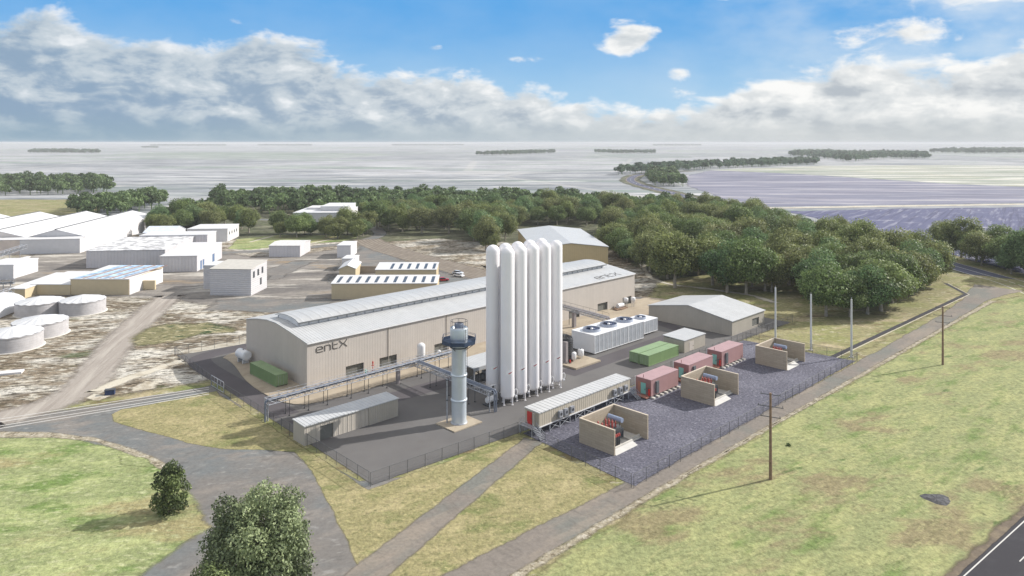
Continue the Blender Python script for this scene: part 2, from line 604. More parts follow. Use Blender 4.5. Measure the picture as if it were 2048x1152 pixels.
# low rise of land on the horizon
hb = MB()
vs, fs = [], []
K = 90
for i in range(K + 1):
    az = -0.75 + 1.5 * i / K
    hgt = 30 + 14 * math.sin(az * 9 + 1) + 6 * math.sin(az * 31)
    for r, z in ((13000, -1), (15500, max(6, hgt)), (19000, -1)):
        vs.append((r * math.sin(az), r * math.cos(az), z))
for i in range(K):
    for j in (0, 1):
        a = i * 3 + j
        fs.append((a, a + 3, a + 4, a + 1))
hb.add(vs, fs, True)
tag(hb.build('hills', M_far), None, None, kind='structure')

sheet('woodland_ground', pxs([(330, 450), (300, 418), (430, 398), (700, 402), (1000, 405), (1220, 412), (1340, 404), (1500, 432),
                              (1700, 474), (1890, 530), (2150, 600), (2150, 640), (1900, 690), (1500, 700), (1200, 620), (900, 520), (560, 500)]),
      -0.12, M_wood, 8, 12, 2)
# ploughed fields on the right, with the pale farm track between them
sheet('ploughed_field', pxs([(1368, 352), (1420, 340), (1560, 346), (1720, 356), (1900, 368), (2300, 384), (2300, 404), (2048, 406), (1500, 414), (1440, 396), (1372, 372)]),
      -0.20, M_plough, 6, 20, 2)
sheet('furrowed_field', pxs([(1560, 421), (1800, 416), (2300, 411), (2300, 650), (2048, 556), (1890, 508), (1740, 466), (1640, 440)]),
      -0.19, M_plough2, 5, 15, 2)
sheet('stubble_field', pxs([(1400, 340), (1640, 331), (1900, 330), (2300, 333), (2300, 383), (1900, 367), (1720, 355.5), (1560, 345.5)]), -0.21, ground_mat('stubble', px(186, 190, 180), [
    (px(252, 250, 240), 0.012, (0.3, 2.4), -0.05, 8, 0.47, 0.58, 0.95),
    (px(214, 202, 168), 0.02, (0.3, 2.4), -0.1, 8, 0.54, 0.64, 0.8),
    (px(128, 150, 122), 0.014, (0.3, 2.4), 0.05, 8, 0.52, 0.62, 0.8)], grain=(0.2, 0.2)), 8, 20, 3)
sheet('farm_track', strip(pxs([(1470, 416), (1600, 415), (1800, 411.5), (2048, 408), (2300, 404)]), [9, 12, 14, 14, 14]), -0.17, M_pale, 3, 10, 0.8)
sheet('field_edge_track', strip(curve(pxs([(1478, 417), (1560, 428), (1640, 446), (1740, 470), (1800, 488)])), 5), -0.16, M_pale, 2, 8, 0.5)
# curving country road
cr = curve(pxs([(1560, 456), (1460, 420), (1400, 401), (1345, 385.5), (1300, 375), (1268, 365), (1261, 358), (1272, 351), (1292, 347.2), (1330, 344), (1400, 341)]), 8)
sheet('country_road_verge', strip(cr, 34), -0.18, M_wood, 6, 12, 2)
sheet('country_road_shoulder', strip(cr, 17), -0.15, M_rail, 3, 10, 0.5)
sheet('country_road', strip(cr, 11), -0.12, M_roadfar, 0.6, 8, 0)
for i in range(0, len(cr) - 1):
    a, b = cr[i], cr[i + 1]
    if i % 2 == 0:
        sheet('centre_line', strip([a, (a[0] + (b[0] - a[0]) * .6, a[1] + (b[1] - a[1]) * .6)], 0.8), -0.09, M_white)
# highway at the right
hw = curve(pxs([(2500, 780), (2200, 640), (2048, 573), (1960, 546), (1890, 526), (1800, 500), (1720, 474), (1640, 446)]), 6)
sheet('highway_verge', strip(hw, 40), -0.14, M_grassy, 6, 8, 1)
sheet('highway', strip(hw, 12.5), -0.10, M_roadfar, 0.5, 8, 0)
for side in (-1, 1):
    off = strip(hw, 11.2)
    n = len(hw)
    edge = off[:n] if side == 1 else off[n:][::-1]
    sheet('edge_line', strip(edge, 0.35), -0.06, M_white)
for i in range(len(hw) - 1):
    a, b = hw[i], hw[i + 1]
    d = math.hypot(b[0] - a[0], b[1] - a[1])
    k = max(1, int(d / 12))
    for j in range(k):
        p = (a[0] + (b[0] - a[0]) * j / k, a[1] + (b[1] - a[1]) * j / k)
        e = (p[0] + (b[0] - a[0]) / d * 4, p[1] + (b[1] - a[1]) / d * 4)
        sheet('centre_line', strip([p, e], 0.35), -0.06, M_white)

# left half: earth, yards and the old works
sheet('bare_earth', pxs([(-300, 650), (-300, 480), (60, 470), (330, 468), (560, 482), (1000, 482), (1230, 500), (1330, 560), (1300, 640), (1000, 740), (700, 760), (430, 765), (200, 803), (0, 833), (-300, 880)]),
      -0.060, M_earth, 5, 8, 1.5)
sheet('dry_paddock', pxs([(-300, 445), (-200, 398), (140, 398), (220, 412), (200, 428), (100, 432)]), -0.18, M_grassy, 8, 14, 3)
sheet('works_yard', pxs([(-80, 600), (60, 500), (180, 492), (420, 500), (520, 512), (735, 490), (800, 520), (990, 560), (1010, 600), (690, 612), (600, 622), (400, 616), (330, 600), (140, 596)]),
      -0.056, M_yard, 6, 8, 1.5)
sheet('dark_hardstanding', pxs([(420, 600), (500, 592), (690, 596), (640, 622), (550, 628), (400, 622)]), -0.052, M_asph, 4, 6, 1)
sheet('dark_hardstanding', pxs([(520, 540), (585, 522), (640, 520), (560, 560), (530, 560)]), -0.052, M_asph, 3, 6, 1)
sheet('grey_yard', pxs([(640, 560), (660, 530), (720, 488), (760, 490), (820, 520), (970, 562), (960, 600), (680, 600)]), -0.052, M_asph, 6, 8, 1)
sheet('works_lawn', pxs([(452, 498), (470, 478), (560, 469), (700, 470), (722, 474), (690, 482), (590, 490), (500, 500)]), -0.050, M_field, 2, 6, 0.6)
sheet('works_road', strip(curve(pxs([(420, 506), (500, 503), (600, 496), (700, 486), (745, 476), (760, 466), (740, 452), (690, 444), (560, 440), (430, 436)])), 9), -0.046, M_asph, 1.5, 6, 0.3)
sheet('lawn_path', strip(pxs([(500, 484), (548, 471)]), 2.5), -0.042, M_pale, 0.8, 4, 0.2)
sheet('lawn_path', strip(pxs([(610, 489), (672, 476)]), 2.5), -0.042, M_pale, 0.8, 4, 0.2)
# rail curve
rc = curve(pxs([(732, 478), (745, 486), (772, 497), (812, 509), (870, 525), (930, 541), (990, 556), (1040, 567)]), 8)
sheet('rail_bed', strip(rc, 17), -0.042, M_rail, 2, 5, 0.4)
for k, wd in enumerate((13.5, 9.5, 5.5, 1.6)):
    o_ = strip(rc, wd)
    n = len(rc)
    for e in (o_[:n], o_[n:][::-1]):
        sheet('rail', strip(e, 0.55), -0.03 + 0.002 * k, M_brown)
sheet('pale_heap_ground', pxs([(770, 482), (880, 476), (960, 482), (985, 500), (985, 540), (900, 522), (820, 502)]), -0.046, M_earth, 4, 6, 1)
sheet('sand_path', strip(curve(pxs([(752, 484), (780, 492), (840, 504), (900, 513), (985, 524)])), 5), -0.055, M_pale, 2, 5, 0.4)
# dirt road and its branch
sheet('dirt_road', strip(curve(pxs([(345, 588), (322, 606), (270, 650), (215, 712), (165, 772), (90, 812), (-60, 850)])), 13.0), -0.050, M_dirt, 4.5, 4, 0.3)
sheet('pale_path', strip(curve(pxs([(180, 788), (240, 762), (300, 742), (352, 724), (372, 716)])), 4.6), -0.045, M_pale, 1.6, 3, 0.4)
sheet('chalk_patch', pxs([(166, 796), (190, 786), (220, 792), (206, 800), (178, 802)]), -0.044, M_pale, 0.8, 2, 0.4)
sheet('chalk_patch', pxs([(250, 776), (290, 760), (330, 762), (312, 776), (262, 786)]), -0.044, M_pale, 1.5, 2, 0.5)
sheet('scrub_patch', pxs([(246, 680), (280, 656), (330, 646), (420, 642), (480, 650), (478, 668), (400, 672), (320, 690), (270, 696)]), -0.048,
      ground_mat('scrub', px(150, 146, 108), [
          (px(66, 92, 58), 0.10, (1, 1.6), 0.1, 6, 0.52, 0.6, 0.95),
          (px(226, 214, 176), 0.5, (0.8, 2), 0.1, 6, 0.52, 0.64, 0.9),
          (px(72, 72, 50), 0.8, (0.8, 2), 0.1, 6, 0.55, 0.66, 0.85)], grain=(2.0, 0.25), bump=0.3), 4, 4, 1)
sheet('sandy_bank', pxs([(352, 708), (364, 698), (420, 690), (500, 672), (500, 690), (420, 704)]), -0.044, M_pale, 1.6, 3, 0.5)

sheet('near_ground', sts([(-60, 215), (60, 186), (110, 186), (206, 160), (260, 150), (330, 100), (330, 40), (60, -110), (-120, -60)]), -0.068, M_grassy, 3, 6, 1)
# foreground: green field, worn asphalt apron, dry lawns
sheet('green_field', pxs([(-400, 868), (0, 870), (120, 870), (178, 876), (250, 896), (318, 922), (372, 960), (402, 1000), (430, 1050), (380, 1090), (300, 1145), (230, 1200), (-400, 1300)]),
      -0.055, M_field, 1.6, 2.5, 0.5)
sheet('rough_verge', pxs([(-300, 864), (0, 860), (110, 862), (190, 872), (262, 892), (322, 916), (352, 936), (318, 940), (262, 912), (180, 884), (100, 876), (-300, 880)]), -0.048, M_rubble, 0.9, 2, 0.15)
sheet('asphalt_apron', pxs([(-400, 900), (-200, 872), (0, 838), (200, 808), (425, 769), (470, 800), (560, 870), (720, 960), (900, 940), (900, 1230), (-400, 1330)]),
      -0.062, M_asph, 0.7, 3, 0.2)
sheet('wet_patch', pxs([(236, 905), (262, 908), (296, 916), (316, 934), (280, 934), (238, 930)]), -0.045, M_field, 0.9, 2, 0.3)
for off in (0.0, 2.2, 5.2, 7.2):
    a, b = G(-200, 868 + off * 3), G(418, 774 + off * 1.9)
    sheet('rail_line', strip([a, b], 0.28), -0.035, M_white)
sheet('dry_lawn', pxs([(222, 828), (240, 818), (330, 801), (432, 781), (480, 812), (545, 852), (640, 912), (735, 978), (880, 925), (1034, 872), (1110, 905), (1275, 990), (1180, 1020), (1050, 1085), (880, 1180), (760, 1240), (720, 1152), (690, 1080), (655, 1010), (625, 950), (588, 903), (500, 900), (420, 897), (330, 874), (252, 853), (226, 842)]),
      -0.05, M_lawn, 0.6, 2.5, 0.25)
sheet('access_lane', strip(sts([(91.2, 87.6), (70, 81.0), (50, 74.7), (36, 70.3)]), [4.4, 4.9, 5.7, 6.4]), -0.04, M_track, 0.9, 2.5, 0.1)
sheet('roadside_verge', sts([(20, 60.5), (93, 61.5), (163, 60.8), (240, 59.2), (280, 58.8), (300, 52), (330, 38), (400, -10), (330, -60), (60, -80), (-60, -40), (-40, 60)]), -0.05, M_green, 1.5, 3, 0.5)
tr = sts([(10, 64.6), (60, 64.9), (100, 64), (183, 62.6), (240, 62.3), (275, 63), (290, 63.5), (306, 62.5)])
sheet('gravel_track', strip(tr, [7.4, 6.4, 5.2, 5.0, 5.6, 7.0, 11.0, 16.0]), -0.035, M_track, 0.9, 3, 0.25)
sheet('rubble_edge', strip(sts([(20, 61.2), (62, 61.4), (93, 61.6), (130, 61.2), (163, 60.6), (240, 59.4), (279, 58.6)]), [2.4, 2.2, 2.0, 1.8, 1.9, 2.0, 2.4]), -0.025, M_rubble, 0.95, 1.6, 0.12)
sheet('rough_grass', sts([(180, 96), (176, 70), (181, 65.5), (240, 65.3), (284, 67), (300, 74), (306, 80), (280, 110), (245, 140), (215, 150), (200, 135), (206, 92)]), -0.045, M_grassy, 3, 4, 1)
sheet('sand_path', strip(curve(pxs([(1280, 520), (1310, 560), (1420, 578), (1500, 590), (1552, 606)])), [2, 3, 4, 4, 2] and 4.0), -0.04, M_pale, 1.8, 3, 0.5)
# drain beside the track
dr = sts([(176.5, 70.5), (222.5, 69.3), (284.2, 67.6), (300.9, 78.3)])
sheet('drain_channel', strip(dr, 1.5), -0.028, M_tarmac, 0.2, 2, 0.05)
for k, e in enumerate((strip(dr, 1.9)[:4],)):
    sheet('drain_kerb', strip(e, 0.28), -0.02, M_pale)

# the plant's own surfaces
sheet('site_asphalt', sts([(61.3, 92.9), (91.0, 91.2), (176, 93.0), (203.5, 92.3), (203.5, 136), (197, 150), (197, 172), (150, 176), (64.4, 183), (62.5, 140)]), -0.015, M_pad, 0.35, 4, 0)
sheet('site_lane', strip(curve(sts([(120, 178), (84, 178.5), (70.5, 178), (66.2, 172), (65.6, 150), (65.3, 128)]), 8), 5.2), -0.008, M_lane)
sheet('site_lane', strip(sts([(64, 122.4), (110, 121.4), (150, 121.6), (205, 120.5)]), 5.4), -0.004, M_lane)
sheet('site_lane', strip(sts([(122, 107.2), (140, 107.5), (172, 108.2), (176, 118)]), 5.0), -0.006, M_lane)
sheet('blue_gravel_yard', sts([(89.4, 64.8), (178.6, 65.1), (176.2, 93.2), (91.2, 91.0)]), -0.002, M_gravel, 0.5, 2.5, 0.15)
ap = smooth_poly(sts([(71.5, 176), (72, 168), (67.5, 150), (67.5, 131.5), (76, 129.4), (95, 130.2), (130, 129.0), (170, 125.6), (194, 124.5), (203, 128), (203, 141), (194, 141), (192, 172), (100, 175)]), 2)
o = MB()
o.prism([(x, y) for x, y in (ap if area2(ap) > 0 else ap[::-1])], -0.1, 0.13, 'z')
apron = o.build('concrete_apron', M_conc)
apron['kind'] = 'structure'
apron.data.attributes.new('fade', 'FLOAT', 'POINT').data.foreach_set('value', [1.0] * len(apron.data.vertices))


def slab(name, s0, s1, t0, t1, z1, m=M_conc):
    b = MB().box(s0, s1, t0, t1, -0.1, z1)
    ob = b.build(name, m, None, (0, 0, 0), YAW)
    ob.data.attributes.new('fade', 'FLOAT', 'POINT').data.foreach_set('value', [1.0] * 8)
    ob['kind'] = 'structure'
    return ob


slab('concrete_pad', 82.9, 89.6, 99.4, 104.9, 0.16)
slab('concrete_pad', 125.6, 134.6, 107.4, 114.2, 0.35)
# road in the lower right corner
rd = [(8.0, 50.8), (54.0, 86.4), (70.5, 99.2), (180, 184.0)]
nx, ny = 0.613, -0.790
sheet('road_shoulder', strip([(x + nx * 1.0, y + ny * 1.0) for x, y in rd], 6.0), -0.04, M_brown, 1.2, 2.5, 0.4)
sheet('main_road', strip([(x + nx * 3.2, y + ny * 3.2) for x, y in rd], 7.4), -0.02, M_tarmac, 0.3, 3, 0.05)
sheet('edge_line', strip([(x + nx * 0.15, y + ny * 0.15) for x, y in rd], 0.16), -0.012, M_white)
for k in range(-12, 22):
    dx, dy = 0.790, 0.613
    a = (61 + dx * 9 * k + nx * 3.3, 92 + dy * 9 * k + ny * 3.3)
    sheet('centre_line', strip([a, (a[0] + dx * 3, a[1] + dy * 3)], 0.14), -0.012, M_white)
# ------------------------------------------------------------------ materials for built things
m_beige = mat('beige_cladding', (0.51, 0.465, 0.42), 0.6, ribs=('xy', 0.7, 0.016), var=0.03, streak=0.08)
m_beige_dark = mat('taupe_cladding', (0.42, 0.385, 0.33), 0.55, ribs=('xy', 0.5, 0.05), var=0.04, streak=0.1)
m_roof = mat('pale_roof_sheet', (0.47, 0.48, 0.49), 0.5, ribs=('x', 0.75, 0.06), var=0.05, streak=0.1)
m_roofy = mat('pale_roof_sheet_cross', (0.47, 0.48, 0.49), 0.45, ribs=('y', 0.62, 0.06), var=0.05)
m_white = mat('white_paint', (0.74, 0.74, 0.75), 0.35, var=0.03)
m_tank = mat('tank_white', (0.84, 0.82, 0.835), 0.3, var=0.02, vscale=0.15, streak=0.06)
m_door = mat('roller_door', (0.17, 0.17, 0.155), 0.5, ribs=('z', 0.16, 0.02))
m_letter = mat('dark_lettering', (0.075, 0.068, 0.062), 0.5)
m_trim = mat('dark_gutter', (0.12, 0.125, 0.13), 0.5)
m_steel = mat('galvanised_steel', (0.36, 0.375, 0.41), 0.45, 0.2, var=0.25, vscale=1.5)
m_steel2 = mat('pipe_lagging', (0.17, 0.195, 0.25), 0.4, 0.3, var=0.1, vscale=1.0)
m_stack = mat('stack_steel', (0.58, 0.64, 0.70), 0.32, 0.35, var=0.05, vscale=0.4, streak=0.12)
m_navy = mat('navy_steel', (0.03, 0.05, 0.095), 0.45)
m_dark = mat('dark_steel', (0.055, 0.058, 0.065), 0.5)
m_black = mat('black_plastic', (0.025, 0.025, 0.028), 0.4)
m_brownp = mat('brown_column', (0.28, 0.25, 0.25), 0.6)
m_green = mat('green_container', (0.18, 0.275, 0.12), 0.5, ribs=('xy', 0.42, 0.06), var=0.05, streak=0.1)
m_greenroof = mat('green_container_roof', (0.215, 0.305, 0.155), 0.5, var=0.06)
m_pink = mat('pink_container', (0.36, 0.215, 0.215), 0.5, var=0.04, streak=0.08)
m_pinkd = mat('dark_pink_frame', (0.27, 0.135, 0.13), 0.5)
m_teal = mat('teal_door', (0.20, 0.46, 0.42), 0.4)
m_red = mat('red_paint', (0.50, 0.035, 0.03), 0.4)
m_rust = mat('rusty_step', (0.36, 0.16, 0.12), 0.7)
m_block = mat('block_wall', (0.42, 0.355, 0.275), 0.85, bricks=(1.6, 0.42), var=0.08, vscale=0.8)
m_cap = mat('wall_cap', (0.52, 0.45, 0.365), 0.8)
m_cream = mat('cream_modules', (0.46, 0.415, 0.34), 0.55, ribs=('xy', 0.6, 0.09), var=0.05, streak=0.12)
m_louvre = mat('coil_louvre', (0.36, 0.38, 0.41), 0.5, ribs=('z', 0.28, 0.03), var=0.12, vscale=0.8)
m_fan = mat('fan_blue', (0.03, 0.05, 0.12), 0.35)
m_ring = mat('fan_cowl', (0.36, 0.39, 0.46), 0.4, 0.2)
m_bush = mat('red_insulator', (0.40, 0.08, 0.07), 0.4)
m_blue = mat('blue_grey_drum', (0.24, 0.29, 0.40), 0.4)
m_xfmr = mat('transformer_grey', (0.12, 0.13, 0.14), 0.5)
m_concp = mat('precast_concrete', (0.52, 0.50, 0.46), 0.85, var=0.1)
m_glass = mat('dark_glass', (0.05, 0.06, 0.075), 0.12, spec=0.6)
m_wood = mat('weathered_pole', (0.22, 0.145, 0.10), 0.85, var=0.2, vscale=2)
m_polew = mat('pale_pole', (0.56, 0.57, 0.58), 0.5)


def strokes(mb, lines, w, place, th=0.06):
    """flat bars of width w along 2D polylines; place(x, y, h) puts a point on the wall or roof"""
    for ln in lines:
        for (x0, y0), (x1, y1) in zip(ln[:-1], ln[1:]):
            d = math.hypot(x1 - x0, y1 - y0)
            ex, ey = (x1 - x0) / d * w / 2, (y1 - y0) / d * w / 2
            a = [(x0 - ex - ey, y0 - ey + ex), (x0 - ex + ey, y0 - ey - ex), (x1 + ex + ey, y1 + ey - ex), (x1 + ex - ey, y1 + ey + ex)]
            vs = [place(x, y, 0.0) for x, y in a] + [place(x, y, th) for x, y in a]
            mb.add(vs, [(4, 5, 6, 7), (0, 1, 5, 4), (1, 2, 6, 5), (2, 3, 7, 6), (3, 0, 4, 7)])


def entx(x0, sc_, hgt):
    """the four letters as stroke lists, x in metres from x0, letter height hgt"""
    h = hgt
    def T(pts, ox, wd):
        return [(x0 + (ox + p * wd) * sc_, q * h) for p, q in pts]
    e = T([(0.22, 0.5), (1, 0.52), (1, 0.78), (0.8, 1), (0.22, 1), (0, 0.78), (0, 0.22), (0.2, 0), (1, 0)], 0, 1.5)
    n1 = T([(0, 0), (0, 1)], 2.05, 1)
    n2 = T([(0.28, 1), (1.15, 1), (1.4, 0.78), (1.4, 0)], 2.05, 1)
    t1 = T([(0, 1.3), (0, 0.22), (0.25, 0), (1.15, 0)], 4.05, 1)
    t2 = T([(0.32, 0.82), (1.15, 0.82)], 4.05, 1)
    x1 = T([(0, 1.3), (0.78, 0.65), (0, 0)], 5.75, 1)
    x2 = T([(1.85, 1.3), (1.07, 0.65), (1.85, 0)], 5.75, 1)
    return [e, n1, n2, t1, t2, x1, x2]


# ------------------------------------------------------------------ long process warehouse
wh = site('warehouse', 'long beige ribbed warehouse with vaulted ridge vent and dark entx lettering', 'warehouse', 75.5, 139.1)
LEN, WID, EH = 116.3, 29.4, 9.45
def roof_z(y):
    pts = [(0, 9.45), (7.5, 10.55), (14.0, 11.3), (18.3, 11.22), (23.4, 10.6), (29.4, 9.45)]
    for (a, za), (b, zb) in zip(pts[:-1], pts[1:]):
        if a <= y <= b:
            return za + (zb - za) * (y - a) / (b - a)
    return 9.45
ys = [0, 7.5, 11, 14.0, 16.2, 18.3, 23.4, 29.4]
doors = [(84.9, 89.5), (93.7, 98.5), (109.6, 114.1), (159.5, 164.3), (172.8, 177.7), (185.4, 190.1)]
mb = MB()
# long front wall built between the door openings
x = 0.0
DH = 2.55
for a, b in doors:
    a -= 75.5; b -= 75.5
    mb.box(x, a, 0, 0.25, -0.4, EH)
    mb.box(a, b, 0, 0.25, DH, EH)
    x = b
mb.box(x, LEN, 0, 0.25, -0.4, EH)
mb.box(0, LEN, WID - 0.25, WID, -0.4, EH)
for xx in (0.0, LEN - 0.25):
    prof = [(0.25, -0.4), (WID - 0.25, -0.4), (WID - 0.25, EH)] + [(y, roof_z(y)) for y in ys[::-1][1:-1]] + [(0.25, EH)]
    mb.prism(prof, xx, xx + 0.25, 'x')
mb.build('wall', m_beige, wh)
mb = MB()
for a, b in zip(ys[:-1], ys[1:]):
    za, zb = roof_z(a), roof_z(b)
    mb.prism([(a - (0.25 if a == 0 else 0), za - (0.02 if a == 0 else 0)), (b + (0.25 if b == WID else 0), zb), (b + (0.25 if b == WID else 0), zb + 0.16), (a - (0.25 if a == 0 else 0), za + 0.16)], -0.15, LEN + 0.15, 'x')
mb.build('roof', m_roof, wh)
mb = MB().box(-0.1, LEN + 0.1, -0.42, -0.26, EH - 0.12, EH + 0.1)
mb.build('gutter', m_white, wh)
# vaulted ridge vent
mx0, mx1, my0, my1 = 2.9, 112.3, 8.9, 19.4
arc = []
for k in range(9):
    f = k / 8
    y = my0 - 0.35 + (my1 - my0 + 0.7) * f
    arc.append((y, 11.75 + 0.85 * math.sin(math.pi * f) ** 0.6))
mb = MB()
for (a, za), (b, zb) in zip(arc[:-1], arc[1:]):
    mb.prism([(a, za), (b, zb), (b, zb + 0.14), (a, za + 0.14)], mx0 - 0.3, mx1 + 0.3, 'x')
vent = mb.build('ridge_vent', mat('vent_sheet', (0.43, 0.44, 0.45), 0.45, ribs=('x', 2.45, 0.05), var=0.05), wh)
mb = MB()
mb.box(mx0, mx1, my0 + 0.3, my0 + 0.4, roof_z(9.2), 11.75)
mb.box(mx0, mx1, my1 - 0.4, my1 - 0.3, roof_z(19), 11.75)
for xx in (mx0, mx1 - 0.12):
    mb.prism([(my0 + 0.42, 10.7), (my1 - 0.42, 10.6)] + [(y, z - 0.01) for y, z in arc[::-1][1:-1]], xx, xx + 0.12, 'x')
mb.build('vent_wall', m_white, vent)
mb = MB()
for k in range(int((mx1 - mx0) / 2.45) + 1):
    xx = mx0 + k * 2.45
    if k == 0:
        fin = MB().box(0, 0.28, my0 + 0.12, my0 + 0.29, roof_z(9.1) + 0.1, 11.72).build('vent_fin', m_steel, vent)
    else:
        fin = fin.copy(); COL.objects.link(fin)
    fin.location = (xx, 0, 0)
MB().box(mx0 - 0.25, mx1 + 0.25, my0 - 0.5, my0 - 0.36, 11.62, 11.9).build('vent_gutter', m_trim, vent)
for a, b in doors:
    a -= 75.5; b -= 75.5
    d = MB().box(a, b, 0.55, 0.62, -0.3, DH).build('roller_door', m_door, wh)
    mb = MB().box(a, a + 0.12, 0.26, 0.54, -0.3, DH).box(b - 0.12, b, 0.26, 0.54, -0.3, DH).box(a + 0.12, b - 0.12, 0.26, 0.54, DH - 0.12, DH)
    mb.build('door_frame', m_trim, d)
mb = MB()
strokes(mb, entx(77.7 - 75.5, 0.975, 1.12), 0.15, lambda x, y, h: (x, -0.03 - h, 7.1 + y))
mb.build('lettering', m_letter, wh)
mb = MB()
strokes(mb, entx(99.0, 1.5, 1.9), 0.3, lambda x, y, h: (x, 1.0 + y, roof_z(1.0 + y) + 0.17 + h))
mb.build('lettering', m_letter, wh)
for xx in (20.6, 38, 60, 78):
    MB().cyl((xx, -0.12, 0), (xx, -0.12, EH - 0.1), 0.07, n=6).build('downpipe', m_beige_dark, wh)

# ------------------------------------------------------------------ big shed and small shed on the right
bs = site('storage_shed', 'wide taupe shed with low white gable roof beside the wire fence', 'shed', 177.6, 96.9)
w_, d_, eh, rh = 18.4, 26.8, 3.9, 6.1
mb = MB()
mb.box(0, 11.2, 0, 0.2, -0.3, eh).box(15.2, w_, 0, 0.2, -0.3, eh).box(11.2, 15.2, 0, 0.2, -0.3, 0.5).box(11.2, 15.2, 0, 0.2, 2.6, eh)
mb.box(0, w_, d_ - 0.2, d_, -0.3, eh)
gp = [(0.2, -0.3), (d_ - 0.2, -0.3), (d_ - 0.2, eh), (d_ / 2, rh), (0.2, eh)]
mb.prism(gp, 0, 0.2, 'x').prism(gp, w_ - 0.2, w_, 'x')
mb.build('wall', m_beige_dark, bs)
mb = MB()
mb.prism([(-0.3, eh - 0.03), (d_ / 2, rh), (d_ / 2, rh + 0.15), (-0.3, eh + 0.12)], -0.3, w_ + 0.3)
mb.prism([(d_ / 2, rh), (d_ + 0.3, eh - 0.03), (d_ + 0.3, eh + 0.12), (d_ / 2, rh + 0.15)], -0.3, w_ + 0.3)
mb.build('roof', m_roof, bs)
d = MB().box(11.2, 15.2, 0.3, 0.36, 0.5, 2.6).build('roller_door', m_door, bs)

ss = site('small_shed', 'small taupe shed with flat white roof behind the two green containers', 'shed', 154.8, 97.3)
mb = MB().box(0, 9.8, 0, 6.1, -0.2, 2.9)
mb.build('wall', m_beige_dark, ss)
mb = MB().prism([(-0.15, 2.95), (6.25, 3.2), (6.25, 3.35), (-0.15, 3.1)], -0.15, 9.95)
mb.build('roof', m_roof, ss)
mb = MB().box(2.2, 4.2, -0.05, -0.005, 0.05, 2.3)
dd = mb.build('door', m_beige, ss)
MB().box(3.9, 4.0, -0.12, -0.051, 1.0, 1.2).build('handle', m_dark, dd)

# ------------------------------------------------------------------ low front building
lb = site('plant_room', 'long low beige plant room with single pitch roof beside the front fence', 'building', 60.9, 113.1)
mb = MB()
w_, d_ = 19.4, 3.9
mb.box(0, 3.0, 0, 0.2, -0.2, 3.25).box(3.0, 5.6, 0, 0.2, 2.5, 3.25).box(5.6, 12.9, 0, 0.2, -0.2, 3.25)
mb.box(12.9, w_, -0.12, 0.2, -0.2, 3.25, 1)
mb.box(0, w_, d_ - 0.2, d_, -0.2, 3.4)
for xx in (0.0, w_ - 0.2):
    mb.prism([(0.2, -0.2), (d_ - 0.2, -0.2), (d_ - 0.2, 3.4), (0.2, 3.25)], xx, xx + 0.2)
mb.build('wall', [mat('beige_cladding_wide', (0.46, 0.42, 0.365), 0.55, ribs=('xy', 0.9, 0.05), var=0.04, streak=0.12), m_beige_dark], lb)
MB().prism([(-0.25, 3.26), (d_ + 0.15, 3.43), (d_ + 0.15, 3.58), (-0.25, 3.41)], -0.15, w_ + 0.15).build('roof', m_roof, lb)
d = MB().box(3.0, 5.6, 0.22, 0.28, -0.1, 2.5).build('roller_door', m_door, lb)

# ------------------------------------------------------------------ exhaust stack
st = site('exhaust_stack', 'tall pale blue steel stack with navy platform standing on a concrete pad', 'stack', 86.3, 102.2, z=0.16)
R = 1.38
prof = [(R, 0), (R, 4.1), None, (R, 4.1), (R + .16, 4.16), (R + .16, 4.42), (R, 4.5), None, (R, 4.5), (R, 8.7), None, (R, 8.7), (R + .16, 8.76), (R + .16, 9.02), (R, 9.1), None,
        (R, 9.1), (R, 13.7), (1.62, 14.2), (1.66, 17.4), (1.60, 17.62), (1.28, 17.7), None, (1.28, 17.7), (1.22, 17.2), (0.0, 17.2)]
MB().lathe(prof, 40).build('shaft', m_stack, st)
MB().lathe([(R + .2, 0), (R + .2, 0.12), (R, 0.2)], 40).build('base_flange', m_steel, st)
MB().lathe([(1.66, 13.95), (1.7, 13.95), (1.7, 14.12), (1.6, 14.12)], 36).build('band', m_dark, st)
pl = []
mb = MB()
oc = [(3.25 * math.cos(math.pi / 8 + k * math.pi / 4), 3.25 * math.sin(math.pi / 8 + k * math.pi / 4)) for k in range(8)]
oi = [(1.67 * math.cos(math.pi / 8 + k * math.pi / 4), 1.67 * math.sin(math.pi / 8 + k * math.pi / 4)) for k in range(8)]
for k in range(8):
    a, b, c, d = oc[k], oc[(k + 1) % 8], oi[(k + 1) % 8], oi[k]
    mb.prism([a, b, c, d], 14.75, 14.95, 'z')
plat = mb.build('platform', m_navy, st)
mb = MB()
for k in range(8):
    a, b = oc[k], oc[(k + 1) % 8]
    mb.prism([a, b, (b[0] * .985, b[1] * .985), (a[0] * .985, a[1] * .985)], 14.95, 15.45, 'z')
    mb.cyl((a[0], a[1], 14.9), (a[0], a[1], 16.05), 0.04, n=5)
    for z in (16.02, 15.8):
        mb.cyl((a[0], a[1], z), (b[0], b[1], z), 0.035, n=5)
mb.build('railing', m_navy, plat)
for k in range(0, 8, 2):
    MB().cyl((oc[k][0] * .92, oc[k][1] * .92, 14.74), (oi[k][0] * .9, oi[k][1] * .9, 13.6), 0.07, n=6).build('bracket', m_dark, plat)
MB().lathe([(0.85, 17.2), (0.85, 18.35), (0.72, 18.45), (0.72, 17.6)], 28).build('nozzle', m_steel2, st)
mb = MB()
n = 28
rp = [(1.55 * math.cos(2 * math.pi * k / n), 1.55 * math.sin(2 * math.pi * k / n), 18.85) for k in range(n + 1)]
mb.tube(rp, 0.05, 5)
mb.tube([(x * 0.95, y * 0.95, 17.66) for x, y, z in rp], 0.04, 5)
for k in range(0, n, 4):
    mb.cyl((rp[k][0], rp[k][1], 17.6), rp[k], 0.035, n=5)
mb.build('guard_hoop', m_dark, st)
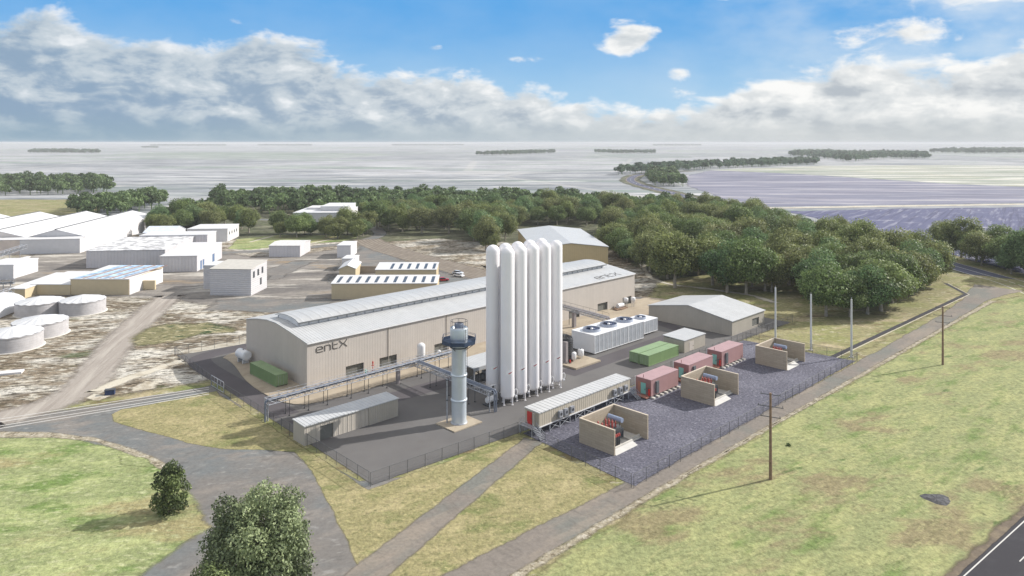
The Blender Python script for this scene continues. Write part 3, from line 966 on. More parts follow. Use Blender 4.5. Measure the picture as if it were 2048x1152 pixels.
mb = MB()
for q in (-0.22, 0.22):
    mb.cyl((0.3 + q, -1.75, 9), (0.3 + q, -1.75, 18.2), 0.03, n=5)
for k in range(31):
    mb.cyl((0.08, -1.75, 9.1 + k * .3), (0.52, -1.75, 9.1 + k * .3), 0.02, n=4)
mb.build('ladder', m_dark, st)
rp_ = site('riser_pipe', 'slim upright grey pipe rising beside the tall blue stack', 'pipe', 84.6, 103.6)
mb = MB().cyl((0, 0, 0), (0, 0, 8.2), 0.13, n=10)
mb.build('pipe', m_steel, rp_)
for z in (4.3, 8.0):
    MB().box(-0.2, 0.2, -0.2, 0.2, z, z + 0.12).build('clamp', m_dark, rp_)
MB().box(-0.25, 0.25, -0.25, 0.25, -0.02, 0.14).build('base_plate', m_dark, rp_)

# ------------------------------------------------------------------ liquid storage tanks
def make_tank(label, group):
    t = thing('storage_tank', label, 'tank', (0, 0, 0), 0, group)
    R = 1.38
    dome = [(R * math.cos(a), 29.95 + 1.25 * math.sin(a)) for a in [i * math.pi / 2 / 8 for i in range(9)]]
    prof = [(0.0, 1.05), (0.9, 1.15), (R * 0.93, 1.4), (R, 1.8), (R, 29.3), None, (R + .02, 29.3), (R + .02, 29.4), (R, 29.45), None, (R, 29.45), (R, 29.95)] + dome[1:]
    MB().lathe(prof, 40).build('shell', m_tank, t)
    for k in range(4):
        w = math.pi / 4 + k * math.pi / 2 - 0.2
        mb = MB().cyl((1.18 * math.cos(w), 1.18 * math.sin(w), 0), (1.18 * math.cos(w), 1.18 * math.sin(w), 1.9), 0.13, n=8)
        mb.box(1.18 * math.cos(w) - .22, 1.18 * math.cos(w) + .22, 1.18 * math.sin(w) - .22, 1.18 * math.sin(w) + .22, 0, 0.05)
        mb.build('leg', m_tank, t)
    # loop of valve pipework low on the sunny side
    mb = MB()
    pts = []
    for k in range(13):
        a = 2 * math.pi * k / 12
        pts.append((R + 0.28 + 0.33 * math.cos(a), -0.35, 2.2 + 0.62 * math.sin(a)))
    mb.tube(pts, 0.075, 6)
    mb.cyl((R * .9, -0.35, 1.75), (R + 0.3, -0.35, 1.6), 0.06, n=6).cyl((R * .9, -0.35, 2.7), (R + 0.3, -0.35, 2.8), 0.06, n=6)
    mb.box(R + 0.05, R + 0.5, -0.62, -0.3, 1.25, 1.5)
    mb.build('valve_loop', m_white, t)
    # board facing the yard (towards -y, turned with the tank)
    mb = MB()
    sw = []
    for k in range(7):
        a = -math.pi / 2 + (k - 3.6) * 0.155
        sw.append((math.cos(a) * (R + .05), math.sin(a) * (R + .05)))
    for a, b in zip(sw[:-1], sw[1:]):
        mb.prism([a, b, (b[0] * 1.025, b[1] * 1.025), (a[0] * 1.025, a[1] * 1.025)], 6.15, 6.85, 'z')
    sg = mb.build('sign', mat('sign_white', (0.88, 0.87, 0.87), 0.4), t)
    mb = MB()
    def cur(u, z):
        a = -math.pi / 2 + (u - 0.1) * 0.72
        return (math.cos(a) * (R + .115), math.sin(a) * (R + .115), z)
    bird = [(-0.28, 6.45), (-0.1, 6.50), (0.1, 6.62), (0.5, 6.74), (0.3, 6.56), (0.12, 6.46), (0.0, 6.40), (-0.12, 6.36)]
    c0 = cur(0.02, 6.5)
    pts = [cur(u * 1.25, 6.5 + (z - 6.53) * 1.25) for u, z in bird]
    for k in range(len(pts)):
        mb.add([c0, pts[k], pts[(k + 1) % len(pts)]], [(0, 1, 2), (2, 1, 0)])
    mb.build('emblem', m_red, sg)
    MB().cyl((-R * .98, 0.15, 1.6), (-R * .98, 0.15, 30.4), 0.05, n=6).build('vent_pipe', m_tank, t)
    return t


tank_lab = ['nearest white storage tank of the front row, next to the pipe rack end', 'second white storage tank of the front row, counting from the blue stack',
            'middle white storage tank of the front row of five', 'fourth white storage tank of the front row, counting from the blue stack',
            'last white storage tank of the front row, beside the black water tank']
tank_lab2 = ['white storage tank at the left end of the rear row, standing apart', 'second white storage tank of the rear row, only its dome clear',
             'middle white storage tank of the rear row, dome showing behind the front row', 'fourth white storage tank of the rear row, dome showing behind the front row',
             'right end white storage tank of the rear row with the highest showing dome']
TG = 'white vertical storage tanks'
t0 = make_tank(tank_lab[0], TG)
TROT = YAW - 0.42
tree_t = [(c, kids(c)) for c in kids(t0)]
for i in range(5):
    for row in (0, 1):
        s_, t_ = 99.7 + 3.58 * i, 103.1 + 4.35 * row
        x, y = W(s_, t_)
        lab = (tank_lab, tank_lab2)[row][i]
        if i == 0 and row == 0:
            t0.location = (x, y, 0); t0.rotation_euler = (0, 0, TROT)
        else:
            dup(t0, (x, y, 0), TROT, lab, TG, tree_t)

# ------------------------------------------------------------------ pipe racks
def lattice(mb, a, b, w, h, bay, r=0.05, zig=True):
    """box lattice girder from a to b (points at its lower centre line)"""
    a, b = Vector(a), Vector(b)
    d = b - a
    Ln = d.length
    e = d.normalized()
    sd = Vector((-e.y, e.x, 0)) * (w / 2)
    up = Vector((0, 0, h))
    for s_ in (-1, 1):
        for z in (Vector((0, 0, 0)), up):
            mb.cyl(tuple(a + sd * s_ + z), tuple(b + sd * s_ + z), r, n=6)
    k = max(1, round(Ln / bay))
    for i in range(k + 1):
        p = a + d * (i / k)
        for s_ in (-1, 1):
            mb.cyl(tuple(p + sd * s_), tuple(p + sd * s_ + up), r * .7, n=5)
            if i < k and zig:
                p2 = a + d * ((i + 1) / k)
                (u, v) = (Vector((0, 0, 0)), up) if i % 2 else (up, Vector((0, 0, 0)))
                mb.cyl(tuple(p + sd * s_ + u), tuple(p2 + sd * s_ + v), r * .6, n=5)
        mb.cyl(tuple(p - sd), tuple(p + sd), r * .7, n=5)
        mb.cyl(tuple(p - sd + up), tuple(p + sd + up), r * .6, n=5)
        if i < k:
            p2 = a + d * ((i + 1) / k)
            mb.cyl(tuple(p - sd), tuple(p2 + sd), r * .5, n=4)


pr = site('pipe_rack', 'long overhead lattice pipe rack on thin legs in front of the warehouse', 'pipe rack', 61.4, 128.3)
RL = 45.0
zb = 3.1
mb = MB(); lattice(mb, (0, 0, zb), (RL, 0, zb), 1.7, 0.95, 1.5, 0.075); mb.build('girder', m_steel, pr)
PR = [(0.35, 0.95, 0.16), (0.72, 0.5, 0.1), (1.05, 0.62, 0.12), (1.35, 0.45, 0.07)]
for yy, zz, r in PR:
    mb = MB().cyl((0.0, yy - 0.75, zb + zz), (RL, yy - 0.75, zb + zz), r, n=12)
    if r > 0.15:
        mb.tube([(0.0, yy - 0.75, zb + zz), (-0.35, yy - 0.75, zb + zz - 0.2), (-0.5, yy - 0.75, zb + zz - 0.6), (-0.5, yy - 0.75, -0.2)], r, 12)
    mb.build('pipe', m_steel2, pr)
mb = MB()
for i in range(25):
    xx = 1 + i * 1.8
    mb.cyl((xx, 0.85, zb + 0.6), (xx, 0.85, zb + 1.65), 0.03, n=4)
for z in (1.15, 1.62):
    mb.cyl((1, 0.85, zb + z), (RL, 0.85, zb + z), 0.03, n=4)
mb.build('railing', m_steel, pr)
for xx in (4.2, 8.2, 12.3, 17.7, 21.8, 26.4, 35.5, 40.5, 44.4):
    for yy in (-0.78, 0.78):
        mb = MB().cyl((xx, yy, 0), (xx, yy, zb), 0.055, n=6)
        lg = mb.build('leg', m_dark, pr)
        MB().lathe([(0.0, 0.2), (0.16, 0.2), (0.2, 0.0)], 10, (xx, yy, 0)).build('foot', m_black, lg)
MB().cyl((0.1, -0.2, -0.1), (0.1, -0.2, zb), 0.14, n=10).cyl((0.1, 0.6, -0.1), (0.1, 0.6, zb), 0.14, n=10).build('end_leg', m_steel, pr)
MB().box(29.4, 30.1, -0.35, 0.35, -0.1, zb).build('pier', m_brownp, pr)

pb = site('pipe_rack_branch', 'lattice pipe branch running from the long rack behind the blue stack', 'pipe rack', 95.6, 127.3)
mb = MB(); lattice(mb, (0, 0, 3.15), (-0.9, -25.2, 3.15), 1.6, 0.9, 1.5, 0.07); mb.build('girder', m_steel, pb)
for xx, r in ((0.45, 0.15), (0.0, 0.12), (-0.45, 0.08)):
    mb = MB().cyl((xx, 0, 4.1), (xx - 0.9, -25.2, 4.1), r, n=10)
    if r > 0.1:
        mb.tube([(xx - .9, -25.2, 4.1), (xx - .9, -25.6, 3.9), (xx - .9, -25.75, 3.5), (xx - .9, -25.75, 0)], r, 10)
    mb.build('pipe', m_steel2, pb)
for yy in (-6, -12.5, -19):
    for xx in (-0.95, 0.7):
        lg = MB().cyl((xx - .9 * -yy / 25.2, yy, 0), (xx - .9 * -yy / 25.2, yy, 3.35), 0.055, n=6).build('leg', m_dark, pb)
        MB().lathe([(0.0, 0.2), (0.16, 0.2), (0.2, 0.0)], 10, (xx - .9 * -yy / 25.2, yy, 0)).build('foot', m_black, lg)
for xx in (-1.5, -0.3):
    MB().cyl((xx, -25.0, 0), (xx, -25.0, 3.4), 0.12, n=8).build('end_leg', m_steel, pb)

p2 = site('pipe_gantry', 'grey lattice pipe gantry on one pier, reaching from behind the tanks to the coolers', 'pipe rack', 154.0, 132.4)
mb = MB(); lattice(mb, (2.2, 15, 4.4), (-1.2, -12.6, 4.4), 1.8, 0.9, 1.5, 0.07); mb.build('girder', m_steel, p2)
for xx, r in ((0.5, 0.25), (-0.2, 0.2)):
    mb = MB().cyl((xx + 2.0, 15, 5.1), (xx - 1.1, -12.6, 5.1), r, n=10)
    mb.tube([(xx - 1.1, -12.6, 5.1), (xx - 1.1, -13.0, 4.9), (xx - 1.1, -13.1, 4.4), (xx - 1.1, -13.1, 2.0)], r, 10)
    mb.build('pipe', m_brownp, p2)
mb = MB()
for k in range(12):
    f = k / 11
    mb.cyl((3.0 - 3.3 * f, 15 - 27.6 * f, 5.3), (3.0 - 3.3 * f, 15 - 27.6 * f, 6.2), 0.03, n=4)
mb.cyl((3.0, 15, 6.2), (-0.3, -12.6, 6.2), 0.035, n=4)
mb.build('railing', m_dark, p2)
MB().box(-0.45, 0.45, -0.45, 0.45, 0, 4.4).build('pier', m_brownp, p2)
MB().cyl((0.9, 2.6, 0), (0.9, 2.6, 4.4), 0.08, n=6).build('leg', m_dark, p2)

# ------------------------------------------------------------------ compressor canopy between stack and tanks
cn = site('compressor_canopy', 'open canopy with flat white roof over dark compressor plant, left of the tanks', 'canopy', 100.6, 114.2)
MB().prism([(-0.2, 4.15), (6.2, 4.45), (6.2, 4.7), (-0.2, 4.4)], -0.2, 10.2).build('roof', m_roof, cn)
MB().box(-0.21, 10.21, -0.32, -0.2, 3.7, 4.42).build('fascia', mat('grey_fascia', (0.38, 0.39, 0.40), 0.5), cn)
for xx in (0.2, 5.0, 9.8):
    for yy in (0.2, 5.8):
        MB().box(xx - .1, xx + .1, yy - .1, yy + .1, 0, 4.2).build('post', m_steel, cn)
MB().box(0.3, 9.7, 5.65, 5.75, 0, 4.2).build('rear_wall', m_beige_dark, cn)
cp = site('compressor', 'dark compressor skid with pipes under the white canopy roof', 'compressor', 101.4, 115.3)
MB().box(0, 6.5, 0, 2.2, 0.0, 0.3).build('skid', m_dark, cp)
MB().cyl((0.5, 1.1, 1.2), (3.6, 1.1, 1.2), 0.75, n=18).build('drum', m_xfmr, cp)
MB().box(4.0, 6.2, 0.3, 1.9, 0.3, 2.2).build('motor_housing', m_steel, cp)
mb = MB().tube([(1, 1.1, 1.9), (1, 1.1, 2.9), (1, -0.6, 2.9), (1, -0.6, 0.1)], 0.12, 8).tube([(5, 1.1, 2.2), (5, 1.1, 3.2), (2.4, 1.1, 3.2), (2.4, 1.1, 1.8)], 0.1, 8)
mb.build('pipe', m_dark, cp)
pv = site('pump_skid', 'small white pump skid with bent pipe between pipe branch and first tanks', 'pump', 96.9, 105.2)
MB().box(-1.2, 1.4, -0.9, 0.9, 0, 0.25).build('skid', m_dark, pv)
MB().cyl((-0.9, 0, 1.0), (1.0, 0, 1.0), 0.55, n=16).build('vessel', m_white, pv)
MB().tube([(-0.5, 0, 1.5), (-0.5, 0, 3.3), (-0.2, 0.0, 3.6), (1.6, 0, 3.6)], 0.12, 8).build('pipe', m_white, pv)
MB().cyl((1.9, 1.2, 0), (1.9, 1.2, 2.2), 0.32, n=12).cyl((1.9, 1.2, 2.2), (1.9, 1.2, 3.0), 0.18, n=10).build('filter_pot', m_black, pv)
# ------------------------------------------------------------------ air coolers
def make_cooler(label, w, d, h, fr, group, base=0.25):
    c = thing('air_cooler', label, 'cooler', (0, 0, 0), 0, group)
    mb = MB().box(0.04, w - 0.04, 0.14, d, base, h - 0.03)
    mb.build('casing', m_white, c)
    mb = MB().box(0, w, 0, d + 0.04, h - 0.03, h + 0.12)
    mb.build('top_deck', m_white, c)
    mb = MB()
    n = 4
    for k in range(n + 1):
        x = k * (w - 0.1) / n
        mb.box(x, x + 0.1, 0, 0.16, base, h - 0.03)
    mb.box(0.1, w - 0.1, 0.0, 0.15, base, base + 0.14)
    mb.build('frame', m_white, c)
    for k in range(n):
        x0, x1 = k * (w - 0.1) / n + 0.1, (k + 1) * (w - 0.1) / n
        mb = MB().box(x0, (x0 + x1) / 2 - 0.03, 0.06, 0.13, base + 0.14, h - 0.04).box((x0 + x1) / 2 + 0.03, x1, 0.06, 0.13, base + 0.14, h - 0.04)
        mb.box((x0 + x1) / 2 - 0.03, (x0 + x1) / 2 + 0.03, 0.09, 0.135, base + 0.14, h - 0.04, 1)
        mb.build('coil_panel', [m_louvre, m_dark], c)
    cx, cy, z = w / 2, d * 0.5, h + 0.12
    fan = MB().lathe([(fr + .22, z), (fr + .12, z + 0.25), (fr + .04, z + 0.62), None, (fr + .04, z + 0.62), (fr - .06, z + 0.62), None, (fr - .06, z + .62), (fr - .1, z + 0.02)], 40, (cx, cy, 0)).build('fan_cowl', m_ring, c)
    mb = MB().lathe([(fr - .1, z + 0.03), (0.0, z + 0.03)], 32, (cx, cy, 0))
    mb.build('fan_well', m_fan, fan)
    mb = MB()
    for k in range(8):
        a = 2 * math.pi * k / 8
        b = a + 0.42
        r0, r1 = 0.35, fr - 0.15
        mb.add([(cx + r0 * math.cos(a), cy + r0 * math.sin(a), z + .22), (cx + r1 * math.cos(a), cy + r1 * math.sin(a), z + .22),
                (cx + r1 * math.cos(b), cy + r1 * math.sin(b), z + .4), (cx + r0 * math.cos(b), cy + r0 * math.sin(b), z + .4),
                (cx + r0 * math.cos(a), cy + r0 * math.sin(a), z + .19), (cx + r1 * math.cos(a), cy + r1 * math.sin(a), z + .19),
                (cx + r1 * math.cos(b), cy + r1 * math.sin(b), z + .37), (cx + r0 * math.cos(b), cy + r0 * math.sin(b), z + .37)],
               [(0, 1, 2, 3), (7, 6, 5, 4), (0, 4, 5, 1), (1, 5, 6, 2), (2, 6, 7, 3), (3, 7, 4, 0)])
    mb.build('fan_blades', m_fan, fan)
    MB().lathe([(0.0, z + .62), (0.3, z + .58), (0.38, z + .2)], 14, (cx, cy, 0)).build('hub', m_white, fan)
    MB().box(w * .42, w * .58, 0.16, d - .2, 0, base).build('plinth', m_dark, c)
    return c


CG = 'white air coolers in a row'
c0 = make_cooler('nearest white air cooler in the row, its plain white end wall showing', 6.78, 7.5, 4.6, 2.15, CG)
x, y = W(137.8, 111.8); c0.location = (x, y, 0); c0.rotation_euler = (0, 0, YAW)
for k, lab in ((1, 'second white air cooler from the black water tank, between two equal ones'), (2, 'third white air cooler from the black water tank, beside the smaller cooler')):
    x, y = W(137.8 + 6.84 * k, 111.8)
    dup(c0, (x, y, 0), YAW, lab)
c4 = make_cooler('smallest white air cooler with small fan at the far end of the row', 8.4, 5.6, 3.75, 1.45, CG, 0.45)
x, y = W(158.7, 113.4); c4.location = (x, y, 0); c4.rotation_euler = (0, 0, YAW)

# ------------------------------------------------------------------ water tanks on the pad
bt = site('water_tank', 'black ribbed plastic water tank beside the air coolers', 'tank', 128.6, 113.4, z=0.0)
prof = [(1.9, 0)]
for k in range(10):
    z = 0.35 + k * 0.5
    prof += [(1.9, z), (1.98, z + 0.08), (1.98, z + 0.2), (1.9, z + 0.28)]
prof += [(1.9, 5.5), (1.75, 5.75)]
MB().lathe(prof, 36).build('shell', m_black, bt)
mb = MB().lathe([(1.8, 5.7), (0.5, 6.3), (0.0, 6.35)], 36)
for k in range(12):
    a = 2 * math.pi * k / 12
    mb.cyl((1.78 * math.cos(a), 1.78 * math.sin(a), 5.75), (0.5 * math.cos(a), 0.5 * math.sin(a), 6.36), 0.07, n=5)
mb.build('lid', m_black, bt)
MB().box(-1.98, -1.2, -2.06, -1.0, 0.0, 5.3).build('riser_box', m_brownp, bt)


def wtank(label, s, t):
    w = site('pressure_vessel', label, 'tank', s, t, 'small white vessels on the concrete pad', z=0.35)
    MB().lathe([(0.0, 0.42), (0.6, 0.45), (0.74, 0.6), (0.76, 1.75), (0.68, 2.0), (0.4, 2.12), (0.0, 2.15)], 24).build('shell', m_white, w)
    for k in range(3):
        a = 2 * math.pi * k / 3 - 2.1
        MB().cyl((0.6 * math.cos(a), 0.6 * math.sin(a), 0), (0.6 * math.cos(a), 0.6 * math.sin(a), 0.7), 0.06, n=6).build('leg', m_polew, w)
    MB().cyl((0, 0, 2.12), (0, 0, 2.26), 0.18, n=10).build('cap', m_xfmr, w)


wtank('nearer small white vessel on legs in front of the black water tank', 129.5, 111.6)
wtank('farther small white vessel on legs beside the cooler end wall', 132.6, 111.9)
pm = site('red_pump', 'tiny red pump on the pad edge below the black tank', 'pump', 127.6, 110.9, z=0.35)
MB().cyl((0, 0, 0.15), (0, 0, 0.75), 0.2, n=10).build('motor', m_red, pm)
MB().box(-0.3, 0.3, -0.22, 0.22, 0, 0.15).build('base', m_dark, pm)

# tanks by the warehouse
ht = site('horizontal_tank', 'white horizontal drum tank on saddles near the warehouse gable', 'tank', 73.6, 165.9, z=0.13, rot=-math.pi / 2 + 0.05)
mb = MB()
mb.cyl((-1.9, 0, 1.85), (1.9, 0, 1.85), 1.12, n=28)
mb.build('drum', m_white, ht)
for xx in (1.9, -1.9):
    MB().cyl((xx, 0, 1.85), (xx + math.copysign(.16, xx), 0, 1.85), 1.08, 0.8, n=28).build('end_cap', m_white, ht)
for xx in (-1.1, 1.1):
    MB().box(xx - .15, xx + .15, -0.8, 0.8, 0, 0.95).build('saddle', m_polew, ht)
MB().cyl((0, 0, 2.95), (0, 0, 3.08), 0.16, n=8).build('hatch', m_dark, ht)
vt = site('vertical_tank', 'white domed vertical tank standing by the warehouse wall', 'tank', 102.6, 135.2, z=0.13)
MB().lathe([(0.0, 0.5), (0.7, 0.6), (0.93, 1.0), (0.95, 4.3)] + [(0.95 * math.cos(a), 4.3 + 0.75 * math.sin(a)) for a in [i * math.pi / 12 for i in range(1, 7)]], 28).build('shell', m_white, vt)
for k in range(3):
    a = 2 * math.pi * k / 3
    MB().cyl((0.75 * math.cos(a), 0.75 * math.sin(a), 0), (0.75 * math.cos(a), 0.75 * math.sin(a), 0.9), 0.08, n=6).build('leg', m_polew, vt)
MB().lathe([(1.15, 2.0), (1.2, 2.0), (1.2, 2.1), (1.15, 2.1)], 20).build('hoop_rail', m_steel, vt)
sv = site('meter_vessel', 'tiny white round vessel on a post right of the domed tank', 'tank', 106.6, 133.5, z=0.13)
MB().lathe([(0, 2.0), (0.4, 2.15), (0.45, 2.5), (0.3, 2.8), (0, 2.85)], 16).build('shell', m_white, sv)
MB().cyl((0, 0, 0), (0, 0, 2.1), 0.08, n=8).build('post', m_steel, sv)
rv = site('red_valve', 'small red valve post above the pipe rack between the two left doors', 'valve', 90.9, 137.6, z=0.13)
MB().cyl((0, 0, 0), (0, 0, 2.2), 0.08, n=6).build('post', m_red, rv)
mb = MB().cyl((0, 0, 2.2), (0, 0, 2.75), 0.22, 0.08, n=10).lathe([(0.3, 1.7), (0.36, 1.75), (0.3, 1.8)], 12)
mb.build('handwheel', m_red, rv)
gv = site('green_hydrant', 'small pale green hydrant left of the red valve', 'hydrant', 88.9, 137.4, z=0.13)
MB().cyl((0, 0, 0), (0, 0, 1.3), 0.18, n=10).build('barrel', m_teal, gv)
MB().cyl((-.35, 0, 1.0), (.35, 0, 1.0), 0.12, n=8).build('outlet', m_teal, gv)

dg = site('vaporiser_drum', 'white low horizontal drum on a brown tray by the far warehouse doors', 'tank', 181.6, 137.2, z=0.13)
MB().cyl((-1.3, 0, 0.95), (1.3, 0, 0.95), 0.7, n=20).build('drum', m_white, dg)
MB().prism([(-3.2, -1.3), (-1.2, -1.7), (2.2, -1.3), (2.4, 1.0), (-1.0, 1.3), (-3.0, 0.5)], 0, 0.35, 'z').build('tray', m_wood, dg)
for xx in (-.8, .8):
    MB().box(xx - .12, xx + .12, -.5, .5, .35, .5).build('saddle', m_dark, dg)
for s_, t_, lab in ((184.3, 137.0, 'left white box tank on a raised stand by the far warehouse door'), (186.6, 135.9, 'right white box tank on a raised stand by the far warehouse door')):
    bx = site('header_tank', lab, 'tank', s_, t_, 'white header tanks on stands', z=0.13)
    MB().lathe([(0, 1.7), (0.72, 1.75), (0.75, 2.8), (0.55, 2.95), (0, 3.0)], 18).build('shell', m_white, bx)
    for k in range(4):
        a = math.pi / 4 + k * math.pi / 2
        MB().cyl((.55 * math.cos(a), .55 * math.sin(a), 0), (.55 * math.cos(a), .55 * math.sin(a), 1.75), 0.06, n=6).build('leg', m_steel, bx)

# ------------------------------------------------------------------ green containers
def make_container(label, ln, w, h):
    c = thing('shipping_container', label, 'container', (0, 0, 0), 0, 'green shipping containers')
    MB().box(0.06, ln - .06, 0.06, w - .06, 0.16, h - .05).build('body', m_green, c)
    mb = MB().box(0, ln, 0, w, h - .05, h + .02)
    mb.build('roof', m_greenroof, c)
    mb = MB()
    for xx in (0, ln - .14):
        for yy in (0, w - .14):
            mb.box(xx, xx + .14, yy, yy + .14, 0.0, h - .05)
    for yy in (0, w - .12):
        mb.box(.14, ln - .14, yy, yy + .12, 0.05, 0.2)
    mb.build('frame', m_greenroof, c)
    for yy in (0.14, w / 2 + .01):
        d = MB().box(-0.03, 0.055, yy, yy + w / 2 - .16, .2, h - .12).build('door', m_greenroof, c)
        mb = MB()
        for k in (0.25, 0.7):
            mb.cyl((-0.06, yy + (w / 2 - .16) * k, .25), (-0.06, yy + (w / 2 - .16) * k, h - .18), 0.022, n=5)
        mb.build('lock_rod', m_steel, d)
    return c


k0 = make_container('green container nearer the pink units, right of its twin', 12.6, 2.65, 2.5)
x, y = W(139.4, 97.1); k0.location = (x, y, 0); k0.rotation_euler = (0, 0, YAW)
x, y = W(139.4, 99.95); dup(k0, (x, y, 0), YAW, 'green container on the cooler side, left of its twin')
x, y = W(73.6, 143.9); dup(k0, (x, y, 0.13), YAW + math.pi / 2, 'lone green container beside the warehouse gable wall')

# ------------------------------------------------------------------ pink electrical containers
def make_pink(label):
    c = thing('switchgear_container', label, 'container', (0, 0, 0), 0, 'pink switchgear containers')
    ln, w, h, b = 10.0, 3.7, 3.7, 0.45
    MB().box(0.05, ln, 0, w, b, h).build('body', m_pink, c)
    MB().box(-0.05, ln + .05, -0.05, w + .05, h, h + .1).build('roof', mat('pink_roof', (0.39, 0.255, 0.26), 0.5, var=0.05), c)
    mb = MB().box(-0.02, 0.045, 0.0, w, b, h)
    f = mb.build('front_wall', m_pinkd, c)
    d = MB().box(-0.08, -0.021, 1.25, 2.45, b + .15, 2.85).build('door', m_teal, c)
    MB().box(-0.14, -0.081, 1.35, 1.45, 1.5, 1.75).build('handle', m_dark, d)
    MB().box(-0.10, -0.021, 2.5, 3.15, b + .1, 2.9).build('door_recess', m_rust, c)
    MB().box(-0.35, -0.021, 0.12, 0.5, b + .2, 1.9).build('fire_cabinet', m_red, c)
    MB().box(-0.3, -0.021, 0.62, 0.95, 1.2, 2.1).build('junction_box', m_trim, c)
    MB().box(1.6, 2.5, -0.3, -0.003, b + .3, h - .5).build('cooling_unit', m_xfmr, c)
    MB().cyl((0.3, w * .55, h + .1), (0.3, w * .55, h + .75), 0.07, n=6).build('vent_pipe', m_pinkd, c)
    MB().cyl((-0.12, w + .1, b), (-0.12, w + .1, h + .2), 0.06, n=6).build('lightning_rod', m_white, c)
    for k in range(7):
        xx = 0.1 + k * 1.55
        MB().box(xx, xx + .6, -0.65, w + .3, 0, 0.3).build('footing', m_concp, c)
    mb = MB().box(0, ln, 0.25, 0.5, .3, b).box(0, ln, w - .5, w - .25, .3, b)
    mb.build('skid', m_dark, c)
    MB().box(-1.3, -0.1, 0.2, 3.2, 0.25, 0.42).build('step', m_rust, c)
    return c


pk = make_pink('nearest pink container with teal door, beside the stairs of the raised modules')
for k, (s_, lab) in enumerate(((122.3, None), (136.4, 'middle pink container with teal door, half hidden by a block wall bay'), (150.4, 'farthest pink container with teal door, beside the small taupe shed'))):
    x, y = W(s_, 84.65)
    if k == 0:
        pk.location = (x, y, 0); pk.rotation_euler = (0, 0, YAW)
    else:
        dup(pk, (x, y, 0), YAW, lab)

# ------------------------------------------------------------------ transformer bays
def make_bay(label):
    c = thing('transformer_bay', label, 'wall enclosure', (0, 0, 0), 0, 'block wall transformer bays')
    h, w, d, th = 4.15, 9.7, 7.6, 0.28
    for nm, bx in (('side_wall', (0, th, 0, d)), ('rear_wall', (th, w - th, d - th, d)), ('side_wall', (w - th, w, 0, d))):
        wl = MB().box(*bx, -0.1, h).build(nm, m_block, c)
        MB().box(bx[0] - .03 * (nm == 'side_wall'), bx[1] + .03 * (nm == 'side_wall'), bx[2] - .03 * (nm == 'side_wall'), bx[3] + .03, h, h + .1).build('coping', m_cap, wl)
    mb = MB().box(th, w - th, 1.2, d - th, -0.05, 0.16)
    mb.build('floor_slab', m_concp, c)
    mb = MB().box(th, w - 3.3, 0.9, 1.2, -0.05, 0.62).box(w - 3.3, w - 2.7, 1.6, d - 2.4, 0.16, 0.5).box(w - 2.7, w - th - .02, 1.6, 1.9, .16, .5)
    mb.build('bund_kerb', m_concp, c)
    MB().prism([(-0.2, 0.02), (0.9, 0.42), (0.9, -0.05), (-0.2, -0.05)], th, w - 3.4, 'x').build('ramp', mat('pale_concrete', (0.5, 0.49, 0.47), 0.8, var=0.06), c)
    return c


def make_xfmr(label):
    c = thing('power_transformer', label, 'transformer', (0, 0, 0), 0, 'power transformers in the bays')
    MB().box(-1.5, 1.5, -1.0, 1.0, 0.25, 2.25).build('tank', m_xfmr, c)
    for sy in (-1, 1):
        mb = MB()
        for k in range(8):
            xx = -1.35 + k * .36
            mb.box(xx, xx + .1, min(sy * 1.15, sy * 1.75), max(sy * 1.15, sy * 1.75), .5, 2.1)
        mb.build('radiator', m_xfmr, c)
    MB().cyl((1.2, -1.5, 3.35), (1.2, 1.5, 3.35), 0.42, n=18).build('conservator', m_blue, c)
    mb = MB().cyl((1.2, -.9, 2.2), (1.2, -.9, 3.0), .09, n=6).cyl((1.2, .9, 2.2), (1.2, .9, 3.0), .09, n=6).tube([(1.2, 0, 3), (.6, 0, 2.7), (.3, 0, 2.25)], .07, 6)
    mb.build('bracket', m_xfmr, c)
    for i in range(3):
        for xx, hh in ((-0.6, 1.25), (0.25, 0.9)):
            yy = -0.75 + .75 * i
            p = [(0.1, 0)]
            n = 6
            for k in range(n):
                z = hh * k / n
                p += [(0.1, z), (0.19, z + hh / n * .4), (0.1, z + hh / n * .8)]
            p += [(0.05, hh), (0.05, hh + .25), (0, hh + .25)]
            MB().lathe(p, 10, (xx, yy, 2.25)).build('bushing', m_bush, c)
    for i in range(3):
        yy = -0.9 + .9 * i
        xx = -2.5
        sa = MB().cyl((xx, yy, 0), (xx, yy, 2.2), 0.14, n=8).build('arrester_post', m_steel, c)
        p = [(0.12, 0)]
        for k in range(7):
            z = 1.35 * k / 7
            p += [(0.1, z), (0.2, z + .08), (0.1, z + .16)]
        p += [(0.0, 1.4)]
        MB().lathe(p, 10, (xx, yy, 2.2)).build('arrester', m_bush, sa)
    for i in range(4):
        xx = -2.3 + .5 * i
        sb = MB().cyl((xx, -2.35, 0.0), (xx, -2.35, 1.55), 0.17, n=10).build('cable_riser', m_dark, c)
        MB().lathe([(.2, 0), (.24, .1), (.14, .25), (.2, .35), (.0, .5)], 10, (xx, -2.35, 1.55)).build('cable_end', m_bush, sb)
    MB().box(-1.7, 1.7, -1.1, 1.1, 0, .25).build('plinth', m_concp, c)
    return c


